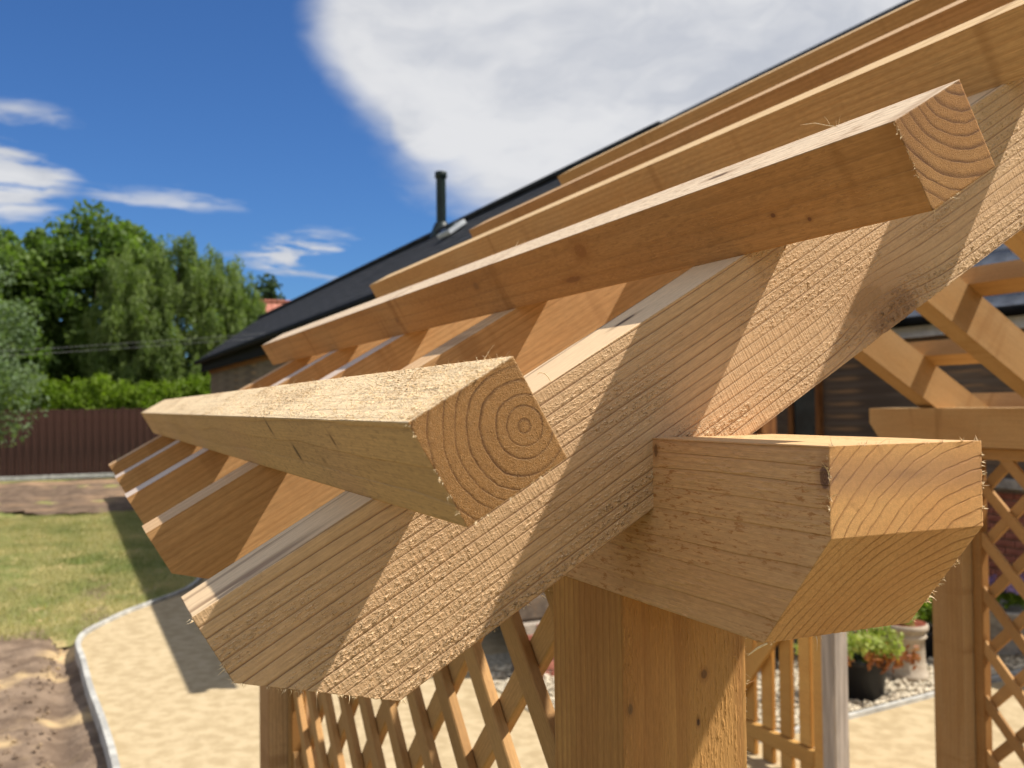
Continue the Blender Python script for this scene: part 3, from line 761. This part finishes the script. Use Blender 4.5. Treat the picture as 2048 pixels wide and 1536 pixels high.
# ------------------------------------------------------------------ garden gate and its post
gp = thing('gate_post', 'weathered grey square gate post beside the slatted gate', 'post', (-3.17, 3.55, 0.02))
box('shaft', 0.10, 0.10, 1.55, M['weathered'], gp, T3(-3.17, 3.55, 0.795), 0.008)
box('cap', 0.125, 0.125, 0.025, M['weathered'], gp, T3(-3.17, 3.55, 1.5835), 0.008)
gt = thing('garden_gate', 'orange wooden garden gate with upright slats and a diagonal brace', 'gate', (-3.25, 3.55, 0.0))
GY = 3.55
for x in (-3.27, -4.17): box('stile', 0.085, 0.045, 1.40, M['gate'], gt, T3(x, GY, 0.73))
for z in (0.17, 1.38): box('rail', 0.815, 0.045, 0.085, M['gate'], gt, T3(-3.72, GY, z))
for x in (-3.40, -3.56, -3.72, -3.88, -4.04):
    box('slat', 0.095, 0.03, 1.115, M['gate'], gt, T3(x, GY + 0.01, 0.775)); box('slat_foot', 0.095, 0.03, 0.10, M['gate'], gt, T3(x, GY + 0.01, 0.075))
box('brace', 1.36, 0.03, 0.10, M['gate'], gt, T3(-3.72, GY - 0.03, 0.66) @ Matrix.Rotation(-math.atan2(0.94, 0.80), 4, 'Y'))

# ------------------------------------------------------------------ barn with dark slate roof
barn = thing('barn', 'long dark-slated outbuilding with timber walls and a black flue, behind the arbour roof', 'barn', (-14, 4.1, 0))
BX0, BX1 = -23.0, -5.60
EY, EZ, RY, RZ = 2.59, 1.27 + H, 4.10, 2.355 + H
rs = math.hypot(RY - EY, RZ - EZ); ra = math.atan2(RZ - EZ, RY - EY)
WY0, WY1 = EY + 0.28, 2 * RY - EY - 0.28
box('wall', BX1 - BX0 - 0.6, 0.15, EZ - 0.02 - 0.5, M['barn_board'], barn, T3((BX0 + BX1) / 2, WY0 + 0.09, 0.5 + (EZ - 0.52) / 2))
box('wall', BX1 - BX0 - 0.6, 0.15, EZ - 0.02, M['barn_board'], barn, T3((BX0 + BX1) / 2, WY1 - 0.09, (EZ - 0.02) / 2))
nb = 17                                     # horizontal weatherboards of the long wall
for k in range(nb):
    z = 0.5 + k * (EZ - 0.30 - 0.5) / nb
    box('board', BX1 - BX0 - 0.66, 0.022, (EZ - 0.8) / nb + 0.01, M['barn_board'], barn, T3((BX0 + BX1) / 2, WY0 - 0.004, z + 0.08) @ Matrix.Rotation(R(4), 4, 'X'))
box('wall_band', BX1 - BX0 - 0.62, 0.05, 0.24, M['barn_oak'], barn, T3((BX0 + BX1) / 2, WY0 - 0.02, EZ - 0.18))
# gable towards the garden
gx = BX1 - 0.32
V = [(gx, WY0, 0), (gx, WY1, 0), (gx, WY1, EZ), (gx, RY, RZ - 0.18), (gx, WY0, EZ)]
V += [(a - 0.12, b, c) for a, b, c in V]
obj('gable_wall', mesh('gable_wall', V, [[0, 1, 2, 3, 4], [9, 8, 7, 6, 5]] + [[(i + 1) % 5, i, 5 + i, 5 + (i + 1) % 5] for i in range(5)], M['barn_board']), barn)
for k in range(22):
    z = 0.47 + k * 0.16
    half = min((WY1 - WY0) / 2, (RZ - 0.22 - z - 0.1) / math.tan(ra))
    if half < 0.15: break
    box('board', 0.022, 2 * half, 0.17, M['barn_board'], barn, T3(gx + 0.014, RY, z + 0.08) @ Matrix.Rotation(R(4), 4, 'Y'))
for y in (WY1 - 0.10,): box('corner_post', 0.14, 0.16, EZ - 0.05, M['barn_oak'], barn, T3(gx + 0.05, y, (EZ - 0.05) / 2))
wf = box('window', 0.05, 0.06, 1.3, M['barn_oak'], barn, T3(gx + 0.05, WY1 - 0.42, 1.85))
box('pane', 0.02, 0.34, 1.2, M['glass'], wf, T3(gx + 0.036, WY1 - 0.62, 1.85)); box('pane', 0.02, 0.18, 1.2, M['glass'], wf, T3(gx + 0.036, WY1 - 0.27, 1.85))
# brick plinth, brick by brick on the garden side
pl_ = box('plinth', 0.10, WY1 - WY0 + 0.04, 0.44, M['mortar'], barn, T3(gx + 0.045, RY, 0.22), 0.003)
bme = box('brick', 0.03, 0.213, 0.063, M['brick'], pl_, T3(0, 0, -50), 0.004); bmesh_ = bme.data; bpy.data.objects.remove(bme)
for k in range(6):
    for j in range(11):
        y = WY0 + 0.11 + j * 0.225 + (0.11 if k % 2 else 0)
        if y < WY1 - 0.1: obj('brick', bmesh_, pl_, T3(gx + 0.095 - 0.006 + random.uniform(-.002, .002), y, 0.04 + k * 0.073))
# roof: slate courses on each slope
ncr = 10
for side in (1, -1):
    for k in range(ncr):
        a0 = k / ncr * rs; L = rs / ncr + 0.05
        y0, z0 = EY + a0 * math.cos(ra), EZ + a0 * math.sin(ra)
        x, yv, zv = (1, 0, 0), (0, math.cos(ra), math.sin(ra)), (0, -math.sin(ra), math.cos(ra))
        mm = basis(((BX0 + BX1) / 2, y0, z0), x, yv, zv) @ T3(0, L / 2, 0.02) @ Matrix.Rotation(R(-2.6), 4, 'X')
        if side == -1: mm = T3(0, 2 * RY, 0) @ Matrix.Scale(-1, 4, (0, 1, 0)) @ mm; mm = mm @ Matrix.Scale(-1, 4, (1, 0, 0))
        box('slate_course', BX1 - BX0, L, 0.012, M['slate'], barn, mm, 0.003)
box('ridge_tile', BX1 - BX0 + 0.02, 0.22, 0.05, M['slate'], barn, T3((BX0 + BX1) / 2, RY, RZ + 0.012), 0.02)
box('fascia', BX1 - BX0 - 0.1, 0.03, 0.26, M['black_paint'], barn, T3((BX0 + BX1) / 2, EY + 0.10, EZ - 0.12))
V, F = tube([(BX0, EY - 0.03, EZ - 0.02), (BX1, EY - 0.03, EZ - 0.02)], [0.055, 0.055], 10)
obj('gutter', mesh('gutter', V, F, M['black_paint'], True), barn)
V, F = lathe([(0.062, -0.9), (0.062, 0.62), (0.064, 0.63), (0.078, 0.64), (0.078, 0.70), (0.07, 0.715), (0, 0.715)], 20)
fl = obj('flue', mesh('flue', V, F, M['flue'], True), barn, T3(-10.66, 4.10, 4.38))
V, F = lathe([(0.16, -0.14), (0.10, 0.02), (0.08, 0.06)], 20)
obj('flashing', mesh('flashing', V, F, M['flue'], True), fl, T3(-10.66, 4.10, 4.38))
rl = box('rooflight', 0.36, 0.24, 0.05, M['white_frame'], barn, basis((-9.25, 3.72, EZ + (3.72 - EY) * math.tan(ra)), (1, 0, 0), (0, math.cos(ra), math.sin(ra)), (0, -math.sin(ra), math.cos(ra))) @ T3(0, 0, 0.07))
box('pane', 0.29, 0.18, 0.01, M['glass'], rl, basis((-9.25, 3.72, EZ + (3.72 - EY) * math.tan(ra)), (1, 0, 0), (0, math.cos(ra), math.sin(ra)), (0, -math.sin(ra), math.cos(ra))) @ T3(0, 0, 0.102))

barn.rotation_euler = (0, 0, R(0.7))

# ------------------------------------------------------------------ house range seen through the arbour
hs = thing('house_range', 'low house range with grey slates, gutter, dark boards and brick base, seen through the arbour', 'house', (-5, 9.5, 0))
HX0, HX1, HY, HE = -20.0, 1.5, 8.0, 2.95
box('wall', HX1 - HX0, 0.2, HE - 1.25, M['barn_board'], hs, T3((HX0 + HX1) / 2, HY + 0.15, 1.25 + (HE - 1.25) / 2))
HW = 2 * (7.34 * math.cos(R(51.5)) - 0.25)
for x in (HX0 + 0.3, HX1 - 0.3):
    V = [(x - .1, HY + .06, 0), (x - .1, HY + HW, 0), (x - .1, HY + HW, HE), (x - .1, HY + HW / 2, HE + HW / 2 * math.tan(R(51.5)) - 0.1), (x - .1, HY + .06, HE)]
    V += [(a + 0.2, b, c) for a, b, c in V]
    obj('gable_wall', mesh('gable_wall', V, [[0, 4, 3, 2, 1], [5, 6, 7, 8, 9]] + [[i, (i + 1) % 5, 5 + (i + 1) % 5, 5 + i] for i in range(5)], M['render_wall']), hs)
box('wall', HX1 - HX0, 0.2, HE, M['render_wall'], hs, T3((HX0 + HX1) / 2, HY + HW - 0.1, HE / 2))
for k in range(12):
    box('board', HX1 - HX0, 0.03, 0.155, M['barn_board'], hs, T3((HX0 + HX1) / 2, HY + 0.03 + random.uniform(-.006, .006), 1.34 + k * 0.145) @ Matrix.Rotation(R(5), 4, 'X'))
box('wall_band', HX1 - HX0, 0.05, 0.10, M['barn_oak'], hs, T3((HX0 + HX1) / 2, HY - 0.02, HE - 0.14))
bw = box('brick_base', HX1 - HX0, 0.2, 1.25, M['mortar'], hs, T3((HX0 + HX1) / 2, HY + 0.12, 0.625), 0.003)
bme = box('brick', 0.213, 0.03, 0.063, M['brick'], bw, T3(0, 0, -50), 0.004); bmesh2 = bme.data; bpy.data.objects.remove(bme)
for k in range(16):
    for j in range(16):
        obj('brick', bmesh2, bw, T3(-6.9 + j * 0.225 + (0.112 if k % 2 else 0), HY + 0.012 + random.uniform(-.003, .003), 0.05 + k * 0.075))
box('sill', 3.6, 0.26, 0.09, M['stone'], hs, T3(-5.2, HY + 0.02, 1.30))
for x in (-8.6, -9.6):
    wf = box('window', 0.07, 0.08, 1.2, M['barn_oak'], hs, T3(x, HY - 0.02, 2.0))
    box('pane', 0.40, 0.03, 1.1, M['glass'], wf, T3(x + 0.24, HY - 0.01, 2.0)); box('mullion', 0.07, 0.07, 1.2, M['barn_oak'], wf, T3(x + 0.48, HY - 0.02, 2.0))
sa = R(51.5); stp = 0.20
slm = box('slate', 0.248, 0.34, 0.010, M['slate_pale'], hs, T3(0, 0, -50), 0.003); sme = slm.data; bpy.data.objects.remove(slm)
hb = basis((0, HY - 0.22, HE), (1, 0, 0), (0, math.cos(sa), math.sin(sa)), (0, -math.sin(sa), math.cos(sa)))
for k in range(9):
    for j in range(26):
        x = -8.2 + j * 0.252 + (0.126 if k % 2 else 0)
        obj('slate', sme, hs, hb @ T3(x, 0.14 + k * stp, 0.035 + random.uniform(-.001, .002)) @ Matrix.Rotation(R(-2.4), 4, 'X'))
HRL = 7.34
box('roof', HX1 - HX0, HRL, 0.02, M['slate'], hs, hb @ T3((HX0 + HX1) / 2, HRL / 2, 0.0))
hb2 = basis((0, HY - 0.22 + 2 * HRL * math.cos(sa), HE), (-1, 0, 0), (0, -math.cos(sa), math.sin(sa)), (0, math.sin(sa), math.cos(sa)))
box('roof', HX1 - HX0, HRL, 0.02, M['slate_pale'], hs, hb2 @ T3(-(HX0 + HX1) / 2, HRL / 2, 0.0))
V, F = tube([(HX0, HY - 0.24, HE - 0.03), (HX1, HY - 0.24, HE - 0.03)], [0.055, 0.055], 10)
obj('gutter', mesh('gutter', V, F, M['black_paint'], True), hs)
box('fascia', HX1 - HX0, 0.03, 0.12, M['white_frame'], hs, T3((HX0 + HX1) / 2, HY - 0.12, HE - 0.13))

# ------------------------------------------------------------------ house far behind, red tiles
fh = thing('tiled_house', 'distant house with a red tiled roof beyond the barn', 'house', (-52, 13, 0))
box('wall', 6, 9, 5.2, M['render_wall'], fh, T3(-54, 12.5, 2.6))
for k in range(14):
    z = 5.0 + k * 0.225; xx = -50.2 - k * 0.30
    box('tile_course', 0.42, 10.4, 0.06, M['tile'], fh, T3(xx, 12.5, z) @ Matrix.Rotation(R(37), 4, 'Y'), 0.01)
box('ridge_tile', 0.3, 10.4, 0.14, M['tile'], fh, T3(-54.4, 12.5, 8.22), 0.04)
for k in range(14):
    z = 5.0 + k * 0.225; xx = -58.6 + k * 0.30
    box('tile_course', 0.42, 10.4, 0.06, M['tile'], fh, T3(xx, 12.5, z) @ Matrix.Rotation(R(-37), 4, 'Y'), 0.01)

# ------------------------------------------------------------------ garden fence
fn = thing('garden_fence', 'dark red-brown close-boarded fence at the end of the lawn', 'fence', (-32, 0, 0))
bme = box('board', 0.022, 0.112, 2.02, M['fence'], fn, T3(0, 0, -50), 0.004); fme = bme.data; bpy.data.objects.remove(bme)
y = -6.0; k = 0
while y < 7.5:
    obj('board', fme, fn, T3(-32.0 + (0.007 if k % 2 else -0.007), y, 1.13 + random.uniform(-.015, .015)) @ Matrix.Rotation(random.uniform(-.01, .01), 4, 'X'))
    y += 0.108; k += 1
for z in (0.5, 1.1, 1.8): box('rail', 0.06, 13.4, 0.08, M['fence'], fn, T3(-32.07, 0.75, z))
for y in np.arange(-6, 8, 2.4): box('post', 0.1, 0.1, 2.2, M['fence'], fn, T3(-32.13, float(y), 1.1))
box('gravel_board', 0.04, 13.4, 0.12, M['kerb'], fn, T3(-31.985, 0.75, 0.06))

# ------------------------------------------------------------------ trees and shrubs
def leaves(name, centres, radii, n_per, size, mat, upright=0.0, aspect=0.55, tones=None, flat=0.0, rng=RNG):
    centres = np.asarray(centres, float); radii = np.asarray(radii, float)
    nc = len(centres)
    idx = np.repeat(np.arange(nc), n_per); n = len(idx)
    off = rng.normal(size=(n, 3)); off /= np.linalg.norm(off, axis=1)[:, None]
    off *= (rng.uniform(0, 1, n) ** 0.45)[:, None] * radii[idx] if radii.ndim == 2 else ((rng.uniform(0, 1, n) ** 0.45) * radii[idx])[:, None]
    c = centres[idx] + off
    a = rng.normal(size=(n, 3)); a[:, 2] = a[:, 2] * (1 - flat) + upright * 2.2; a /= np.linalg.norm(a, axis=1)[:, None]
    b = np.cross(a, rng.normal(size=(n, 3))); b /= np.linalg.norm(b, axis=1)[:, None] + 1e-9
    s = size * rng.uniform(0.6, 1.35, n)[:, None]
    V = np.stack([c - a * s * .5, c + b * s * aspect * .5, c + a * s * .5, c - b * s * aspect * .5], 1).reshape(-1, 3)
    me = mesh(name, V, np.arange(4 * n).reshape(n, 4), mat)
    tn = rng.uniform(0, 1, nc)[idx] * 0.6 + rng.uniform(0, 0.4, n)
    tone(me, tn)
    return me
def tree(name, label, base, height, crown, mat, n_cl, n_per, size, cl_r, upright=0.0, aspect=0.55, trunk_r=0.16, shape='round', rng_seed=1, lean=(0, 0), holes=0.0, cat='tree', group=None):
    rng = np.random.default_rng(rng_seed)
    t = thing(name, label, cat, base, 0, group)
    cx, cy, cz, rx, ry, rz = crown            # crown centre relative to base, radii
    # trunk and limbs
    Vt, Ft = [], []
    def addtube(path, rad, seg=7):
        v, f = tube(path, rad, seg); o = len(Vt); Vt.extend(v); Ft.extend([[q + o for q in ff] for ff in f])
    top = Vector((cx, cy, cz + rz * 0.55))
    addtube([(0, 0, 0), (cx * .1, cy * .1, cz * .35), (cx * .5, cy * .5, cz * .7), tuple(top)], [trunk_r, trunk_r * .8, trunk_r * .55, trunk_r * .15], 9)
    cents = []
    for k in range(n_cl):
        for _ in range(30):
            u = rng.normal(size=3); u /= np.linalg.norm(u); rr = rng.uniform(0.25, 1) ** 0.5
            if shape == 'broad': u = np.sign(u) * np.abs(u) ** 0.62
            p = np.array([cx, cy, cz]) + u * rr * np.array([rx, ry, rz])
            if shape == 'cone':
                fz = (p[2] - (cz - rz)) / (2 * rz); lim = (1.05 - fz) ** 0.8
                if math.hypot((p[0] - cx) / rx, (p[1] - cy) / ry) > lim: continue
            if shape == 'fan' :
                fz = (p[2] - (cz - rz)) / (2 * rz)
                if abs(p[1] - cy) / ry > 1.05 - 0.45 * max(0, fz - .4): continue
            break
        cents.append(p)
    cents = np.array(cents)
    for p in cents[::max(1, n_cl // 26)]:
        st = Vector((cx * .4, cy * .4, max(0.5, min(p[2] - 0.8, cz * .75))))
        mid = (st + Vector(p)) / 2 + Vector((0, 0, 0.15))
        addtube([tuple(st), tuple(mid), tuple(p)], [trunk_r * .35, trunk_r * .2, trunk_r * .06], 5)
    obj('trunk', mesh('trunk', Vt, Ft, M['bark'], True), t, T3(*base))
    rad = cl_r * rng.uniform(0.6, 1.3, n_cl)
    if upright: rad = np.stack([rad * .55, rad * .55, rad * 1.5], 1)
    obj('crown', leaves('crown', cents, rad, n_per, size, mat, upright, aspect, rng=rng), t, T3(*base))
    return t
tree('maple_tree', 'tall broadleaf tree with dark gaps, behind the fence on the left', (-38, 0.4, 0), 10, (0, 0.1, 5.4, 2.2, 2.7, 3.7), M['leaf_maple'], 260, 190, 0.25, 0.62, shape='broad', rng_seed=3, trunk_r=0.25, group='trees beyond the fence')
tree('maple_tree', 'broadleaf tree at the left edge, lower than its neighbour', (-37, -3.2, 0), 8, (0, 0, 4.8, 2.6, 2.4, 3.6), M['leaf_maple'], 170, 170, 0.26, 0.62, rng_seed=9, trunk_r=0.22, group='trees beyond the fence')
tree('feathery_tree', 'feathery light green tree right of the dark broadleaf tree', (-35.4, 3.0, 0), 8, (0, 0.2, 4.3, 2.0, 3.2, 3.7), M['leaf_feather'], 520, 180, 0.22, 0.46, upright=0.7, aspect=0.22, shape='fan', rng_seed=5, trunk_r=0.18, group='trees beyond the fence')
tree('feathery_tree', 'low feathery tree next to the barn gable end', (-34.6, 5.4, 0), 6, (0, 0.1, 3.2, 1.6, 1.7, 2.6), M['leaf_feather'], 190, 170, 0.22, 0.42, upright=0.7, aspect=0.22, rng_seed=6, trunk_r=0.14, group='trees beyond the fence')
tree('fruit_tree', 'silvery green fruit tree overhanging the lawn at the left edge', (-20.4, -2.8, 0), 6, (0, 0, 3.2, 2.0, 2.3, 2.2), M['leaf_silver'], 130, 130, 0.10, 0.42, rng_seed=8, trunk_r=0.12)
tree('conifer_tree', 'tiny dark conifer tip rising behind the red tiled roof', (-62, 11.2, 0), 11, (0, 0, 6.2, 1.7, 1.7, 5.3), M['leaf_dark'], 90, 100, 0.4, 0.7, shape='cone', rng_seed=4, trunk_r=0.2)
# hedge: one clipped run of laurel behind the fence
hd = thing('laurel_hedge', 'bright green laurel hedge showing above the fence', 'hedge', (-33.2, 0.5, 0))
hc = np.stack([RNG.uniform(-0.45, 0.45, 330), RNG.uniform(-6, 6.3, 330), RNG.uniform(1.5, 3.0, 330)], 1) 
hc[:, 2] += 0.12 * np.sin(hc[:, 1] * 2.3)
obj('foliage', leaves('foliage', hc, np.full(330, 0.34), 110, 0.17, M['leaf_hedge'], 0.25, 0.42), hd, T3(-33.2, 0.5, 0))
Vt, Ft = [], []
for y in np.arange(-6, 6.5, 0.9):
    v, f = tube([(0, y, 0), (0.05, y + .1, 1.2), (0, y, 2.6)], [0.04, 0.03, 0.01], 5); k = len(Vt); Vt += v; Ft += [[q + k for q in ff] for ff in f]
obj('stems', mesh('stems', Vt, Ft, M['bark']), hd, T3(-33.2, 0.5, 0))

# overhead cable
for dz_, lb in ((0.0, 'upper of two thin pale cables crossing in front of the trees'), (-0.07, 'lower of two thin pale cables crossing in front of the trees')):
    pts = [(-15 + 0.0 * t, -8 + t * 11.0, 3.07 + dz_ + 0.28 * (t * 11.0 - 6.88) / 4.12 - 0.10 * math.sin(math.pi * t)) for t in np.linspace(0, 1, 24)]
    V, F = tube(pts, [0.002] * 24, 6)
    tag(obj('overhead_cable', mesh('overhead_cable', V, F, M['wire'], True)), lb, 'cable', 'overhead cables')

# ------------------------------------------------------------------ pots and planting beyond the arbour
def pot(name, label, base, prof, mat, seg=30):
    t = thing(name, label, 'potted plant', base)
    V, F = lathe(prof, seg)
    obj('pot', mesh('pot', V, F, mat, True), t, T3(*base)); return t
PG = 0.03
b = (-4.42, 4.93, PG)
t = pot('potted_shrub', 'black plastic pot with a yellow-green and rusty shrub on white gravel', b, [(0, 0), (0.155, 0), (0.16, 0.01), (0.195, 0.24), (0.21, 0.245), (0.21, 0.275), (0.195, 0.28), (0.185, 0.25), (0, 0.24)], M['black_pot'])
cs = np.array([[random.gauss(0, .10), random.gauss(0, .12), 0.30 + random.uniform(0, .13)] for _ in range(34)])
obj('foliage', leaves('foliage', cs, np.full(34, 0.07), 45, 0.05, M['leaf_shrub'], 0.1, 0.5), t, T3(*b))
cs = np.array([[random.gauss(0.10, .09), random.gauss(0.06, .19), 0.25 + random.uniform(0, .06)] for _ in range(12)])
obj('rusty_foliage', leaves('rusty_foliage', cs, np.full(12, 0.06), 30, 0.05, M['leaf_rust'], 0.1, 0.5), t, T3(*b))
b = (-4.60, 5.58, PG); cpz = 0.62
t = pot('chimney_pot_planter', 'tall cream chimney pot planter with a small plant, behind the black pot', b, [(0, 0), (0.175, 0), (0.18, 0.02), (0.178, 0.06), (0.160, 0.08), (0.152, 0.30), (0.150, 0.47), (0.165, 0.48), (0.170, 0.50), (0.165, 0.52), (0.155, 0.53), (0.160, 0.56), (0.182, 0.575), (0.186, 0.61), (0.180, 0.645), (0.165, 0.65), (0.15, 0.60), (0, 0.59)], M['cream_pot'])
t.children[0].scale = (0.85, 0.85, cpz)
V, F = lathe([(0.142, 0.405), (0.137, 0.408), (0.125, 0.375), (0, 0.37)], 30); obj('rim_lining', mesh('rim_lining', V, F, M['terracotta'], True), t, T3(*b))
cs = np.array([[random.gauss(0, .05), random.gauss(0, .05), 0.41 + random.uniform(0, .07)] for _ in range(9)])
obj('foliage', leaves('foliage', cs, np.full(9, 0.04), 40, 0.04, M['leaf_shrub'], 0.3, 0.4), t, T3(*b))
b = (-4.95, 6.15, PG)
t = pot('potted_shrub', 'small dark pot of bright green leaves right of the chimney pot', b, [(0, 0), (0.10, 0), (0.13, 0.2), (0.14, 0.205), (0.14, 0.225), (0.12, 0.22), (0, 0.2)], M['black_pot'])
cs = np.array([[random.gauss(0, .09), random.gauss(0, .09), 0.28 + random.uniform(0, .2)] for _ in range(14)])
obj('foliage', leaves('foliage', cs, np.full(14, 0.06), 40, 0.06, M['leaf_hedge'], 0.2, 0.5), t, T3(*b))
b = (-4.75, 6.80, PG)
t = pot('stone_planter', 'round stone planter of purple flowers behind the far trellis', b, [(0, 0), (0.13, 0), (0.14, 0.03), (0.12, 0.06), (0.24, 0.22), (0.29, 0.36), (0.30, 0.38), (0.27, 0.385), (0.24, 0.34), (0, 0.33)], M['stone'])
cs = np.array([[random.gauss(0, .11), random.gauss(0, .12), 0.40 + random.uniform(0, .08)] for _ in range(16)])
obj('foliage', leaves('foliage', cs, np.full(16, 0.06), 45, 0.05, M['leaf_hedge'], 0.2, 0.4), t, T3(*b))
cs = np.array([[random.gauss(0, .12), random.gauss(0, .13), 0.50 + random.uniform(0, .13)] for _ in range(18)])
obj('flowers', leaves('flowers', cs, np.full(18, 0.05), 40, 0.035, M['petal'], 0.2, 0.7), t, T3(*b))
for x, y, hh, ry, sd, lb in ((-5.35, 5.0, 0.75, 0.42, 1, 'dark evergreen shrub behind the black pot'), (-5.35, 5.85, 0.95, 0.45, 2, 'dark evergreen shrub behind the chimney pot planter'), (-5.6, 6.6, 0.9, 0.42, 3, 'dark evergreen shrub against the brick base')):
    tree('evergreen_shrub', lb, (x, y, PG), hh * 2, (0, 0, hh, 0.36, ry, hh * .75), M['leaf_dark'], 60, 90, 0.07, 0.15, rng_seed=20 + sd, trunk_r=0.03, cat='shrub', group='shrubs behind the pots')
